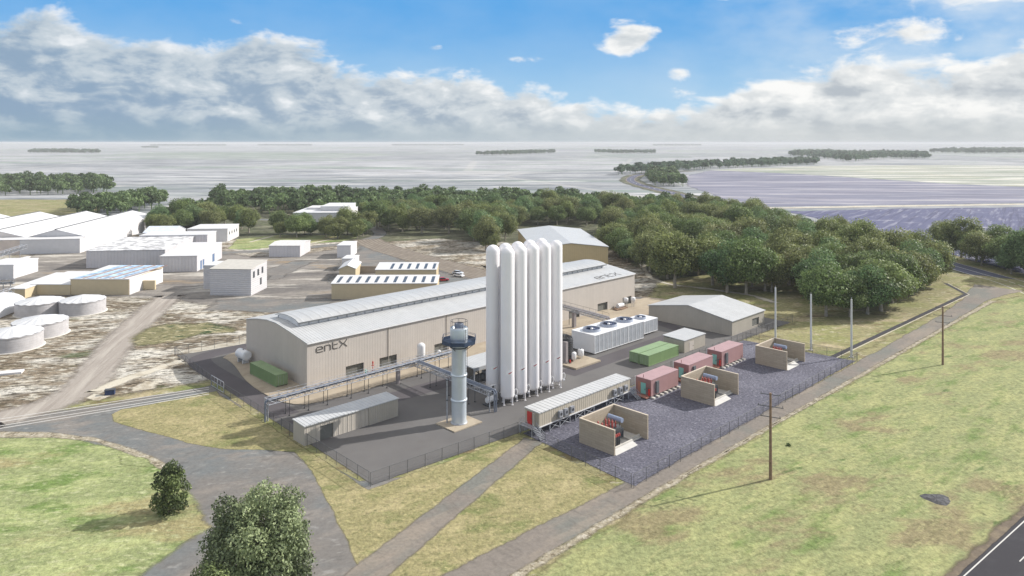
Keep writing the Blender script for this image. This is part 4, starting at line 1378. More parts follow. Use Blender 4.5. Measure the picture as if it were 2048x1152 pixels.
bay_lab = ['nearest block wall bay with open side, beside the raised modules', 'middle block wall bay in front of the pink containers', 'farthest block wall bay near the pale poles']
xf_lab = ['transformer with red insulators inside the nearest block wall bay', 'transformer with red insulators inside the middle block wall bay', 'transformer with blue grey drum inside the farthest block wall bay']
b0 = make_bay(bay_lab[0]); x0 = make_xfmr(xf_lab[0])
for k, s_ in enumerate((95.7, 127.7, 159.6)):
    x, y = W(s_, 73.5)
    xx, xy = W(s_ + 4.7, 73.5 + 4.3)
    if k == 0:
        b0.location = (x, y, 0); b0.rotation_euler = (0, 0, YAW)
        x0.location = (xx, xy, 0.16); x0.rotation_euler = (0, 0, YAW)
        bt_, xt_ = [(c, kids(c)) for c in kids(b0)], [(c, kids(c)) for c in kids(x0)]
    else:
        dup(b0, (x, y, 0), YAW, bay_lab[k], None, bt_)
        dup(x0, (xx, xy, 0.16), YAW, xf_lab[k], None, xt_)

# ------------------------------------------------------------------ raised control modules
md = site('raised_control_building', 'long cream ribbed control building raised on braced steel stilts, red end door', 'building', 92.7, 87.8)
w_, d_, zb, zt = 26.8, 3.5, 1.5, 3.95
MB().box(0, w_, 0, d_, zb, zt).build('wall', m_cream, md)
MB().prism([(-0.12, zt + .0), (d_ + .12, zt + .12), (d_ + .12, zt + .3), (-0.12, zt + .18)], -0.12, w_ + .12).build('roof', mat('module_roof', (0.50, 0.505, 0.51), 0.5, ribs=('x', 1.05, 0.12), var=0.05), md)
MB().box(-0.03, w_ + .03, -0.06, -0.003, zb - .12, zb + .08).build('floor_beam', m_white, md)
MB().box(0.1, w_ - .1, 0.1, d_ - .1, zb - .25, zb - .01).build('floor_deck', m_dark, md)
for xx in (0.3, 2.9, 5.6, 8.4, 10.0, 12.6, 15.4, 19.3, 21.8, 24.6, 26.4):
    for yy in (0.12, d_ - .12):
        MB().box(xx - .07, xx + .07, yy - .07, yy + .07, 0, zb - .25).build('stilt', m_steel, md)
for a, b in ((2.9, 5.6), (5.6, 8.4), (10.0, 12.6), (12.6, 15.4), (19.3, 21.8), (21.8, 24.6)):
    MB().cyl((a, .12, .1), (b, .12, zb - .2), .05, n=5).cyl((a, .12, zb - .2), (b, .12, .1), .05, n=5).build('brace', m_steel, md)
for xx in (4.8, 6.3, 8.0, 20.9, 22.7, 24.5):
    u = MB().box(xx, xx + .85, -0.62, -0.12, zb + .55, zb + 1.75).build('air_conditioner', m_steel, md)
    MB().lathe([(0.0, 0), (0.3, 0)], 12).build('grille', m_dark, u)
    u.children[0].location = (xx + .42, -0.63, zb + 1.15); u.children[0].rotation_euler = (math.pi / 2, 0, 0)
d = MB().box(-0.08, -0.003, 1.75, 2.95, zb + .02, zb + 2.2).build('door', m_red, md)
MB().box(-0.13, -0.081, 1.85, 1.95, zb + 1.0, zb + 1.2).build('handle', m_dark, d)
MB().box(-0.45, -0.003, 0.75, 1.3, zb + .05, zb + 2.3).build('cabinet', m_beige_dark, md)


def stairs(end):
    """landing and steel stair at one end; local x runs away from the wall"""
    mb = MB()
    sg = -1 if end == 0 else 1
    X = lambda a: (0 if end == 0 else w_) + sg * a
    mb.box(min(X(0.05), X(1.5)), max(X(0.05), X(1.5)), 0.4, d_, zb - .12, zb - .02)
    for a in (0.15, 1.4):
        for yy in (0.5, d_ - .1):
            mb.box(X(a) - .05, X(a) + .05, yy - .05, yy + .05, 0, zb - .12)
    for yy in (d_ - .1,):
        for z in (.5, 1.0):
            mb.cyl((X(0.1), yy, zb + z), (X(1.45), yy, zb + z), .03, n=5)
    for z in (.5, 1.0):
        mb.cyl((X(1.45), 1.5, zb + z), (X(1.45), d_ - .1, zb + z), .03, n=5)
    for yy in (1.5, d_ - .1):
        mb.cyl((X(1.45), yy, zb), (X(1.45), yy, zb + 1.0), .03, n=5)
    land = mb.build('landing', m_steel, md)
    mb = MB()
    # flight runs down towards -y
    y0, y1 = 0.4, -1.7
    for a in (0.35, 1.35):
        mb.cyl((X(a), y0, zb - .1), (X(a), y1, 0.05), .07, n=6)
        for z in (.45, .95):
            mb.cyl((X(a), y0, zb + z - .1), (X(a), y1, 0.05 + z), .035, n=5)
        for k in range(5):
            f = k / 4
            mb.cyl((X(a), y0 + (y1 - y0) * f, (zb - .1) * (1 - f) + .05), (X(a), y0 + (y1 - y0) * f, (zb - .1) * (1 - f) + 1.0), .03, n=5)
    for k in range(8):
        f = (k + .5) / 8
        yy, z = y0 + (y1 - y0) * f, (zb - .1) * (1 - f) + .05
        mb.box(min(X(.38), X(1.32)), max(X(.38), X(1.32)), yy - .13, yy + .13, z, z + .04)
    mb.build('stair', m_steel, md)


stairs(0); stairs(1)

# ------------------------------------------------------------------ poles
for k, ((bx, by), lab) in enumerate((((1551, 682), 'leftmost pale pole, rising behind the farthest block wall bay'), ((1622, 700), 'middle pale pole of three at the back of the gravel yard'), ((1703, 714), 'rightmost pale pole, standing at the gravel track end of the yard'))):
    x, y = G(bx, by)
    p = thing('lightning_mast', lab, 'pole', (x, y, 0), 0, 'pale masts at the back of the yard')
    MB().cyl((0, 0, -.1), (0, 0, 14.0), 0.27, 0.2, n=14).build('shaft', m_polew, p)
    MB().cyl((0, 0, 13.99), (0, 0, 14.5), 0.05, n=6).build('spike', m_steel, p)
    MB().box(-.45, .45, -.45, .45, -.05, .1).build('base_plate', m_concp, p)


def power_pole(label, bx, by, h, r):
    x, y = G(bx, by)
    p = thing('power_pole', label, 'pole', (x, y, -0.05), YAW + math.pi / 2 + 0.35, 'brown power poles on the verge')
    MB().cyl((0, 0, -.1), (0, 0, h), 0.30 * r, 0.2 * r, n=12).build('shaft', m_wood, p)
    for z, ln in ((h - .25, 1.5), (h - 2.1, 1.9), (h - 3.7, 1.5)):
        a = MB().box(-ln, ln, -.045, .045, z - .045, z + .045).build('cross_arm', m_dark, p)
        for xx in (-ln + .12, ln - .12):
            MB().cyl((xx, 0, z + .06), (xx, 0, z + .32), .05, n=6).build('insulator', m_dark, a)


power_pole('nearer brown power pole with three crossarms standing on the verge', 1541, 958, 13.35, 0.84)
power_pole('farther brown power pole on the verge beside the gravel track', 1885.5, 729, 13.6, 0.82)

# ------------------------------------------------------------------ wire fences
m_mesh = bpy.data.materials.new('chain_link')
m_mesh.use_nodes = True
q = N(m_mesh.node_tree)
o_ = q.n('ShaderNodeOutputMaterial'); b_ = q.n('ShaderNodeBsdfPrincipled'); t_ = q.n('ShaderNodeBsdfTransparent'); x_ = q.n('ShaderNodeMixShader')
b_.inputs['Base Color'].default_value = (0.10, 0.10, 0.11, 1); b_.inputs['Roughness'].default_value = .5
x_.inputs[0].default_value = 0.17
q.l(t_.outputs[0], x_.inputs[1]); q.l(b_.outputs[0], x_.inputs[2]); q.l(x_.outputs[0], o_.inputs[0])
m_post = mat('fence_post', (0.10, 0.105, 0.11), 0.5)
FH = 2.1


def fence(label, a, b, gap=3.2, mesh=True):
    ax, ay = W(*a); bx, by = W(*b)
    ln = math.hypot(bx - ax, by - ay)
    f = thing('wire_fence', label, 'fence', (ax, ay, 0), math.atan2(by - ay, bx - ax))
    n = max(1, round(ln / gap))
    first = None
    for k in range(n + 1):
        if first is None:
            first = MB().cyl((0, 0, -.1), (0, 0, FH + .05), 0.042, n=6).build('post', m_post, f)
        else:
            c = first.copy(); COL.objects.link(c); c.parent = f; c.location = (ln * k / n, 0, 0)
    MB().cyl((0, 0, FH), (ln, 0, FH), 0.032, n=5).cyl((0, 0, 1.05), (ln, 0, 1.05), 0.018, n=4).build('rail', m_post, f)
    MB().poly([(0, 0.05, 0.02), (ln, 0.05, 0.02), (ln, 0.05, FH), (0, 0.05, FH)]).build('mesh_panel', m_mesh, f)
    return f


fence('dark wire fence along the left edge of the site beside the dry lawn', (60.9, 93.2), (61.6, 148.0))
fence('dark wire fence beyond the gate at the far left corner of the site', (61.9, 155.2), (64.0, 183.0))
fence('dark wire fence in front of the blue stack along the dry lawn', (60.9, 92.8), (90.6, 91.0))
fence('short dark wire fence crossing from the raised building stairs to the gravel track', (90.9, 90.6), (88.8, 65.0))
fence('longest dark wire fence beside the gravel track and blue gravel yard', (88.9, 64.6), (178.5, 64.9))
fence('dark wire fence at the back of the gravel yard behind the pale poles', (178.7, 65.2), (176.2, 92.0))
fence('dark wire fence along the front of the wide taupe shed', (176.4, 92.5), (203.6, 92.0))
fence('dark wire fence behind the pink containers dividing gravel from asphalt', (118.5, 91.5), (176.0, 92.9))
fence('faint wire fence along the back left of the site before the warehouse', (64.3, 183.4), (92.0, 181.0))
gt = site('site_gate', 'pale tubular double gate in the left fence above the rail lines', 'gate', 61.7, 148.4)
gt.rotation_euler = (0, 0, YAW + math.pi / 2)
for k in (0, 1):
    x0_ = 0.1 + k * 3.3
    mb = MB().tube([(x0_, 0, .15), (x0_, 0, 2.3), (x0_ + 3.1, 0, 2.3), (x0_ + 3.1, 0, .15), (x0_, 0, .15)], .06, 6).cyl((x0_, 0, 1.2), (x0_ + 3.1, 0, 1.2), .05, n=6).cyl((x0_ + 1.55, 0, .15), (x0_ + 1.55, 0, 2.3), .04, n=6)
    lf = mb.build('leaf', m_steel, gt)
    MB().poly([(x0_, 0.02, .15), (x0_ + 3.1, 0.02, .15), (x0_ + 3.1, 0.02, 2.3), (x0_, 0.02, 2.3)]).build('mesh_panel', m_mesh, lf)

# tar patch in the verge
x, y = G(1873, 997)
mb = MB()
n = 26
rim = []
for k in range(n):
    a = 2 * math.pi * k / n
    r = 1.9 * (1 + 0.12 * math.sin(3 * a) + random.uniform(-.09, .09))
    rim.append((r * math.cos(a), r * math.sin(a) * 0.9, 0.0))
mid = [(p[0] * .6, p[1] * .6, 0.10 + random.uniform(-.04, .05)) for p in rim]
mb.add(rim + mid + [(0, 0, .1)], [(k, (k + 1) % n, (k + 1) % n + n, k + n) for k in range(n)] + [(k + n, (k + 1) % n + n, 2 * n) for k in range(n)])
o = mb.build('tar_patch', mat('old_tar', (0.055, 0.055, 0.06), 0.8, var=0.5, vscale=1.2), None, (x, y, -0.05))
tag(o, 'dark oval lump of broken tar lying in the green verge', 'tar patch')
# ------------------------------------------------------------------ old works buildings on the left
m_shade = mat('white_cladding', (0.60, 0.58, 0.595), 0.5, ribs=('xy', 1.3, 0.09), var=0.03, streak=0.1)
m_plain = mat('white_render', (0.64, 0.625, 0.63), 0.6, var=0.03, streak=0.1)
m_wroof = mat('white_roof', (0.64, 0.64, 0.65), 0.5, var=0.03, vscale=0.2)
m_stain = mat('stained_roof', (0.56, 0.56, 0.57), 0.6, var=0.5, vscale=0.35)
m_tan = mat('tan_cladding', (0.54, 0.45, 0.295), 0.6, var=0.03, streak=0.05)
m_hori = mat('white_weatherboard', (0.60, 0.585, 0.595), 0.5, ribs=('z', 0.7, 0.1), var=0.03)
m_skyl = mat('dark_skylight', (0.06, 0.065, 0.075), 0.25)
m_bwin = mat('blue_window', (0.10, 0.17, 0.30), 0.2)


def place(px0, py0, px1, yaw):
    ox, oy = G(px0, py0)
    k = (px1 - 1024) / F
    c, s_ = math.cos(yaw), math.sin(yaw)
    w = (k * oy - ox) / (c - k * s_)
    return ox, oy, w


def building(name, label, px0, py0, px1, yaw, depth, h, roof='flat', rise=1.5, mw=None, mr=None, group=None, z0=-0.5, win=(), over=0.25, cat='building'):
    yaw = math.radians(yaw)
    ox, oy, w = place(px0, py0, px1, yaw)
    b = thing(name, label, cat, (ox, oy, 0), yaw, group)
    mw, mr = mw or m_shade, mr or m_wroof
    mb = MB()
    if roof == 'flat':
        mb.box(0, w, 0, depth, z0, h)
        rf = MB().box(-.15, w + .15, -.15, depth + .15, h, h + .35)
    elif roof == 'mono':      # slopes up to the back
        mb.prism([(0, z0), (depth, z0), (depth, h + rise), (0, h)], 0, w)
        rf = MB().prism([(-over, h), (depth + over, h + rise), (depth + over, h + rise + .2), (-over, h + .2)], -.2, w + .2)
    elif roof == 'gable_x':   # ridge along the front
        mb.prism([(0, z0), (depth, z0), (depth, h), (depth / 2, h + rise), (0, h)], 0, w)
        rf = MB()
        rf.prism([(-over, h), (depth / 2, h + rise), (depth / 2, h + rise + .2), (-over, h + .2)], -.2, w + .2)
        rf.prism([(depth / 2, h + rise), (depth + over, h), (depth + over, h + .2), (depth / 2, h + rise + .2)], -.2, w + .2)
    else:                     # ridge runs away from the viewer
        mb.prism([(0, z0), (w, z0), (w, h), (w / 2, h + rise), (0, h)], 0, depth, 'y')
        rf = MB()
        rf.prism([(-over, h), (w / 2, h + rise), (w / 2, h + rise + .2), (-over, h + .2)], -.3, depth + .2, 'y')
        rf.prism([(w / 2, h + rise), (w + over, h), (w + over, h + .2), (w / 2, h + rise + .2)], -.3, depth + .2, 'y')
    mb.build('wall', mw, b)
    rf.build('roof', mr, b)
    for side, a, c, za, zb, m in win:
        t = MB()
        if side == 'R':
            t.box(w - .02, w + .06, a, c, za, zb)
        elif side == 'F':
            t.box(a, c, -.06, .02, za, zb)
        t.build('window', m, b)
    b['w_'] = w
    del b['w_']
    return b, w


# saw-tooth row of long sheds: four bays side by side
lbl = ['rightmost long white shed of the row at the far left, its right wall sunlit', 'second long white shed from the right in the far left row',
       'third long white shed from the right in the far left row', 'fourth long white shed of the far left row, cut by the picture edge']
a0 = math.radians(8.5)
ox, oy = G(171, 502)
for k in range(4):
    bw = 26.0
    x, y = ox - bw * (k + 1) * math.cos(a0), oy - bw * (k + 1) * math.sin(a0)
    b = thing('long_shed', lbl[k], 'shed', (x, y, 0), a0, 'row of long white sheds')
    mb = MB().prism([(0.01, -.5), (bw - .01, -.5), (bw - .01, 7.0), (bw / 2, 10.4), (0.01, 7.0)], 0, 97, 'y')
    mb.build('wall', mat('sheet_wall', (0.72, 0.66, 0.62), 0.55, ribs=('xy', 1.0, 0.05)) if k else m_plain, b)
    mb = MB()
    mb.prism([(0.35, 7.0), (bw / 2, 10.4), (bw / 2, 10.6), (0.35, 7.2)], -.3, 97.3, 'y').prism([(bw / 2, 10.4), (bw - .35, 7.0), (bw - .35, 7.2), (bw / 2, 10.6)], -.3, 97.3, 'y')
    mb.build('roof', m_wroof, b)
    MB().box(bw / 2 - .55, bw / 2 + .25, -.4, 97.4, 10.4, 10.85).build('ridge_vent', m_trim, b)
    MB().box(0.02, bw - .02, -6.0, -.02, -.5, 6.6).build('front_lean_to', [m_plain, mat('pinkish_wall', (0.62, 0.53, 0.47), 0.6)][k > 0], b)
    MB().prism([(-6.2, 6.6), (-.4, 7.0), (-.4, 7.2), (-6.2, 6.8)], 0.0, bw).build('lean_to_roof', m_wroof, b)

bA, w = building('factory_hall', 'white ribbed flat hall with stained roof in the left works yard', 172.5, 536, 330, 6, 36, 7.0, 'mono', 0.9, m_shade, m_stain)
MB().box(7, w + 6, 36.2, 50, -.5, 8.5).build('rear_block', m_shade, bA)
MB().box(6.8, w + 6.2, 36, 50.2, 8.5, 8.8).build('rear_roof', m_wroof, bA)
building('loading_annex', 'white annex with blue doors on the right end of the ribbed hall', 320, 544, 394, 6, 34, 6.2, 'mono', 0.8, m_shade, m_wroof,
         win=(('R', 4, 6, 0, 3.6, m_bwin), ('R', 7, 9, 0, 3.6, m_bwin), ('R', 20, 23, 0, 3.8, m_bwin)))
building('works_office', 'white two level office with small square windows behind the ribbed hall', 374, 484, 455, 6, 22, 6.5, 'flat', 0, m_plain, m_wroof,
         win=tuple(('R', 3 + 4.5 * k, 4.5 + 4.5 * k, 3.2, 4.8, m_skyl) for k in range(4)))
building('gate_house', 'low white house with hipped roof among the works trees', 286, 482, 348, 4, 16, 4.2, 'gable_x', 2.6, m_plain, mat('blue_white_roof', (0.62, 0.68, 0.76), 0.4, var=0.1))

# tan building with blue roof panels
bT, w = building('tan_workshop', 'tan workshop with blue roof panels and rusty stripes near the round tanks', 141, 589, 258, -1, 23, 5.2, 'mono', 0.7, m_tan, m_wroof)
MB().box(w + .002, w + .12, 0.2, 22.8, -.5, 5.15).build('end_wall', m_plain, bT)
MB().box(w + .121, w + 4.5, 8.5, 9.3, 0.0, 3.2).build('side_recess', m_tan, bT)
for k in range(4):
    x0_ = 0.6 + k * 4.6
    pts = []
    pn = MB()
    for j in range(5):
        y0_, y1_ = .3 + j * 4.5, .3 + (j + 1) * 4.5
        sh = (lambda yy: 0.18 * yy)
        z = lambda yy: 5.42 + 0.7 * yy / 23
        pn.add([(x0_ + sh(y0_), y0_, z(y0_) + .06), (x0_ + 2.5 + sh(y0_), y0_, z(y0_) + .06), (x0_ + 2.5 + sh(y1_), y1_, z(y1_) + .06), (x0_ + sh(y1_), y1_, z(y1_) + .06)], [(0, 1, 2, 3)])
    pn.build('roof_panel', mat('blue_panel', (0.36, 0.50, 0.68), 0.35, var=0.5, vscale=0.45), bT)
    pn = MB().add([(x0_ + 3.3, .3, 5.49), (x0_ + 3.9, .3, 5.49), (x0_ + 3.9 + 4.05, 22.8, 6.18), (x0_ + 3.3 + 4.05, 22.8, 6.18)], [(0, 1, 2, 3)])
    pn.build('rust_stripe', mat('rust_stripe', (0.26, 0.12, 0.09), 0.7, var=0.3), bT)
building('tan_link_block', 'low tan block with white roof joined left of the blue panelled workshop', 62, 589, 140.5, -1, 20, 3.4, 'mono', 0.8, m_tan, m_wroof)
building('tan_store', 'small tan store at the left end of the tan buildings', 19, 596, 50, -1, 24, 3.0, 'mono', 1.0, m_tan, m_wroof)
building('white_store', 'white store cut by the left picture edge beyond the tan buildings', -40, 558, 27, 4, 16, 5.0, 'flat', 0, m_plain, m_wroof)
building('tan_kiosk', 'narrow tan and white kiosk right of the white store at far left', 27.5, 541, 34, 4, 9, 4.0, 'flat', 0, m_tan, m_wroof)

# weatherboard house and its annex
bH, w = building('weatherboard_block', 'tall white weatherboard block with dark windows in its sunlit end', 420, 590, 502, -3.5, 13.5, 8.8, 'mono', 1.0, m_hori, mat('grey_beige_roof', (0.50, 0.48, 0.44), 0.7, var=0.06),
                 win=(('R', 1.6, 3.0, 5.6, 7.8, m_skyl), ('R', 5.2, 6.6, 5.8, 8.0, m_skyl), ('R', 8.8, 10.2, 6.0, 8.2, m_skyl), ('R', 7.4, 8.8, 2.2, 4.6, m_skyl)))
building('weatherboard_annex', 'lower white annex behind the tall weatherboard block', 407, 577, 440, -3.5, 9, 8.0, 'flat', 0, m_hori, m_wroof)
# sheds in the yard
building('yard_shed', 'white ribbed shed with grey roof in front of the works lawn', 538, 513.5, 600, 1, 18, 4.9, 'gable_x', 0.7, m_shade, mat('pale_grey_roof', (0.62, 0.61, 0.60), 0.6, var=0.1))
building('white_hut', 'white two part hut by the road junction right of the lawn', 674, 515, 701.5, 1, 14, 5.2, 'flat', 0, m_plain, m_wroof)
building('white_box', 'small white flat roofed box behind the gabled tan house', 684, 539, 709, 0, 9, 4.2, 'flat', 0, m_plain, m_wroof)
building('gabled_tan_house', 'small tan house with white gable roof left of the skylight sheds', 678, 559, 711, 4, 15, 3.9, 'gable_y', 1.4, m_tan, m_wroof)
for lab, a, n in (('nearer long tan shed with eleven dark skylights along its white roof', (663, 598, 873.5, 1.0, 9.5, 5.0), 11), ('farther long tan shed with six dark skylights along its white roof', (751, 566, 872.5, 1.0, 10, 4.8), 6)):
    b, w = building('skylight_shed', lab, a[0], a[1], a[2], a[3], a[4], a[5], 'mono', 1.0, m_tan, m_wroof, 'long tan sheds with skylights', cat='shed')
    for k in range(n):
        xx = w * (0.04 + 0.9 * k / (n - 1)) if n == 11 else w * (0.23 + 0.7 * k / (n - 1))
        sk = MB()
        d_ = a[4]
        za, zb = a[5] + .2 + 1.0 * .08, a[5] + .2 + 1.0 * .8
        sk.prism([(d_ * .08, za + .005), (d_ * .8, zb + .005), (d_ * .8, zb + .07), (d_ * .08, za + .07)], xx, xx + 1.0)
        sk.build('skylight', m_skyl, b)
building('beige_fence_wall', 'brown low wall between the gabled tan house and farther skylight shed', 720, 546, 752, 0, 0.4, 2.4, 'flat', 0, mat('brown_wall', (0.30, 0.26, 0.22), 0.8), mat('brown_wall', (0.30, 0.26, 0.22), 0.8), cat='wall')
# office among the trees
bO, w = building('white_office', 'white flat roofed office half hidden behind the tree row', 586, 456, 692, 2, 40, 9.0, 'flat', 0, m_plain, m_wroof,
                 win=(('F', 4, 40, 2.5, 3.6, m_skyl),))
MB().box(w * .45, w * .98, 10, 36, 9.36, 12.0).build('upper_storey', m_plain, bO)
MB().box(w * .45 - .2, w * .98 + .2, 9.8, 36.2, 12.0, 12.3).build('upper_roof', m_wroof, bO)
MB().box(w * .1, w * .42, 20, 36, 9.36, 10.6).build('plant_screen', m_plain, bO)

# big yellow shed behind the warehouse
yw = math.radians(5.4)
ox, oy = G(1216, 532)
wY = 31.5
x, y = ox - wY * math.cos(yw), oy - wY * math.sin(yw)
b = thing('yellow_shed', 'large yellow ochre shed with white gable roof behind the tanks', 'shed', (x, y, 0), yw)
m_ochre = mat('ochre_cladding', (0.56, 0.445, 0.25), 0.55, ribs=('xy', 0.8, 0.04), var=0.03)
MB().prism([(0, -.5), (wY, -.5), (wY, 8.0), (wY / 2, 9.7), (0, 8.0)], 0, 63, 'y').build('wall', m_ochre, b)
mb = MB().prism([(-.4, 8.0), (wY / 2, 9.72), (wY / 2, 9.95), (-.4, 8.22)], -.4, 63.4, 'y').prism([(wY / 2, 9.72), (wY + .4, 8.0), (wY + .4, 8.22), (wY / 2, 9.95)], -.4, 63.4, 'y')
mb.build('roof', mat('pale_roof_big', (0.48, 0.49, 0.50), 0.45, ribs=('y', 0.9, 0.05), var=0.04), b)

# round tanks at the left
m_conc_tank = mat('concrete_tank_wall', (0.45, 0.435, 0.44), 0.8, ribs=('z', 0.6, 0.01), var=0.08, vscale=0.8, streak=0.2)
for (cx, bot, r, h), lab in (((80, 635.5, 6.5, 3.4), 'round concrete tank with white lid, second from right, shaded at its right side'), ((165.5, 633, 6.3, 3.6), 'rightmost round concrete tank with white lid below the tan workshop'),
                             ((80.5, 681, 6.6, 3.5), 'round concrete tank with pleated white lid behind the nearest one'), ((25, 709, 6.7, 3.5), 'nearest round concrete tank, cut by the left picture edge')):
    x, y = G(cx, bot)
    y += r
    x = (cx - 1024) / F * y
    t = thing('round_tank', lab, 'tank', (x, y, 0), random.uniform(0, 3), 'round concrete tanks')
    MB().lathe([(r, -.4), (r, h), None, (r, h), (r + .12, h), (r + .12, h + .12), (r, h + .16)], 56).build('wall', m_conc_tank, t)
    vs = [(0, 0, h + 1.7)]
    n = 16
    for k in range(n * 2):
        a = math.pi * k / n
        vs.append((r * math.cos(a), r * math.sin(a), h + (.16 if k % 2 else .32)))
    MB().add(vs, [(0, 1 + k, 1 + (k + 1) % (2 * n)) for k in range(2 * n)]).build('lid', mat('pleated_lid', (0.60, 0.61, 0.63), 0.5, var=0.06, vscale=0.5), t)
    MB().lathe([(r + .5, -.1), (r + .5, .05), (r, .1)], 40).build('footing', m_concp, t)
    MB().tube([(r * .7, -r * .72, h + .1), (r * .74, -r * .76, 1.0), (r * .8, -r * .84, .1)], .1, 6).build('outlet_pipe', m_steel, t)
# vaulted barn beside the tanks
x, y = G(-75, 668)
bn = thing('vaulted_barn', 'white vault roofed barn at the left edge beside the round tanks', 'barn', (x, y, 0), math.radians(98))
arc = [(7 - 7 * math.cos(math.pi * k / 10), 4.4 * math.sin(math.pi * (1 - k / 10)) ** .8 if 0 < k < 10 else 0.0) for k in range(11)]
mb = MB()
for (a, za), (c, zc) in zip(arc[:-1], arc[1:]):
    mb.prism([(a, za), (c, zc), (c * .97 + .21, zc + .18), (a * .97 + .21, za + .18)], 0, 34, 'x')
mb.build('roof', m_wroof, bn)
MB().prism(arc[::-1], 0.2, 0.4).prism(arc[::-1], 33.6, 33.8).build('end_wall', m_plain, bn)

# conveyor gantries at the left edge
for lab, a, b_, zz in (('grey lattice conveyor gantry in front of the long sheds', (-40, 548), (50, 516), 4.5), ('grey lattice pipe gantry left of the tan store', (-30, 590), (28, 587), 3.4), ('low grey lattice conveyor above the vaulted barn', (-40, 628), (22, 604), 3.0)):
    ax, ay = G(*a); bx, by = G(*b_)
    ln = math.hypot(bx - ax, by - ay)
    c = thing('conveyor_gantry', lab, 'conveyor', (ax, ay, 0), math.atan2(by - ay, bx - ax))
    mb = MB(); lattice(mb, (0, 0, zz), (ln, 0, zz), 1.8, 1.6, 2.4, 0.09); mb.build('girder', m_steel, c)
    for k in range(4):
        MB().cyl((ln * (k + .5) / 4, 0, -.2), (ln * (k + .5) / 4, 0, zz), .13, n=6).build('leg', m_steel, c)
    MB().box(0, ln, -.5, .5, zz + .3, zz + .6).build('belt', m_xfmr, c)


# parked cars
def car(label, bx, by, col, yaw):
    x, y = G(bx, by)
    m = mat('car_paint_' + col[0], col[1], 0.25, spec=0.6)
    c = thing('parked_car', label, 'car', (x, y, -0.08), yaw, 'cars parked in the works yard')
    prof = [(-2.1, .35), (2.15, .35), (2.15, .75), (1.2, .92), (-2.0, .95), (-2.15, .7)]
    MB().prism(prof, -.85, .85, 'y').build('body', m, c)
    MB().prism([(-1.75, .95), (1.1, .93), (.45, 1.42), (-1.3, 1.45)], -.74, .74, 'y').build('cabin', m_glass, c)
    MB().box(-1.25, .42, -.7, .7, 1.43, 1.49).build('roof', m, c)
    for xx in (-1.35, 1.35):
        for yy in (-.87, .67):
            MB().cyl((xx, yy, .33), (xx, yy + .2, .33), .33, n=14).build('wheel', m_black, c)


car('red car parked beside the nearer skylight shed', 886, 562, ('red', (0.45, 0.03, 0.03)), 0.3)
car('white car parked in the open grey yard, right of the red car', 918, 553, ('white', (0.75, 0.75, 0.76)), -0.6)
car('silver car farther back in the grey yard', 916, 548, ('silver', (0.6, 0.62, 0.64)), -0.4)
bx = thing('dark_box', 'small dark blue box beside the rail lines at the earth edge', 'box', (*G(220, 788), 0), 0.3)
MB().box(-.9, .9, -.5, .5, -.1, .9).build('body', mat('dark_blue', (0.03, 0.05, 0.12), 0.5), bx)
MB().box(-1, 1, -.6, .6, .9, 1.0).build('lid', m_dark, bx)
bx = thing('white_slab', 'white concrete slab lying in the bare earth left of the dirt road', 'slab', (*G(22, 746), 0), 0.35)
MB().box(-2.3, 2.3, -1.2, 1.2, -.1, .35).build('slab', m_plain, bx)
# ------------------------------------------------------------------ trees
def leaf_mat(name, cols, trans=0.33):
    m = bpy.data.materials.new(name)
    m.use_nodes = True
    q = N(m.node_tree)
    out = q.n('ShaderNodeOutputMaterial')
    oi = q.n('ShaderNodeObjectInfo')
    at = q.n('ShaderNodeAttribute', attribute_name='tone')
    rp = q.n('ShaderNodeValToRGB')
    rp.color_ramp.interpolation = 'LINEAR'
    el = rp.color_ramp.elements
    el[0].position, el[0].color = 0.0, (*cols[0], 1)
    el[1].position, el[1].color = 1.0, (*cols[-1], 1)
    for i, c in enumerate(cols[1:-1]):
        e = el.new((i + 1) / (len(cols) - 1)); e.color = (*c, 1)
    q.l(oi.outputs['Random'], rp.inputs[0])
    v = q.rng(at.outputs['Fac'], 0, 1, 0.3, 3.2, False)
    hs = q.n('ShaderNodeHueSaturation')
    q.l(rp.outputs[0], hs.inputs['Color'])
    q.l(v, hs.inputs['Value'])
    q.l(q.rng(at.outputs['Fac'], 0, 1, 0.515, 0.485, False), hs.inputs['Hue'])
    b = q.n('ShaderNodeBsdfPrincipled')
    b.inputs['Roughness'].default_value = 0.55
    b.inputs['Specular IOR Level'].default_value = 0.3
    q.l(hs.outputs[0], b.inputs['Base Color'])
    t = q.n('ShaderNodeBsdfTranslucent')
    q.l(hs.outputs[0], t.inputs['Color'])
    mx = q.n('ShaderNodeMixShader'); mx.inputs[0].default_value = trans
    q.l(b.outputs[0], mx.inputs[1]); q.l(t.outputs[0], mx.inputs[2])
    q.l(mx.outputs[0], out.inputs[0])
    return m


M_olive = leaf_mat('olive_leaves', [(0.09, 0.112, 0.04), (0.112, 0.124, 0.048), (0.104, 0.13, 0.042), (0.12, 0.128, 0.056)])
M_mid = leaf_mat('mid_green_leaves', [(0.076, 0.112, 0.038), (0.10, 0.136, 0.044), (0.085, 0.116, 0.042), (0.108, 0.138, 0.05)])
M_blue = leaf_mat('blue_green_leaves', [(0.068, 0.115, 0.047), (0.085, 0.135, 0.054), (0.078, 0.112, 0.045)])
M_front = leaf_mat('grey_green_leaves', [(0.125, 0.15, 0.078), (0.12, 0.148, 0.076)], 0.2)
M_bush = leaf_mat('dark_green_leaves', [(0.075, 0.098, 0.036), (0.078, 0.10, 0.038)], 0.2)
m_bark = mat('pale_bark', (0.34, 0.30, 0.25), 0.9, var=0.25, vscale=1.5)
m_barkd = mat('brown_bark', (0.14, 0.11, 0.085), 0.9, var=0.25, vscale=1.5)


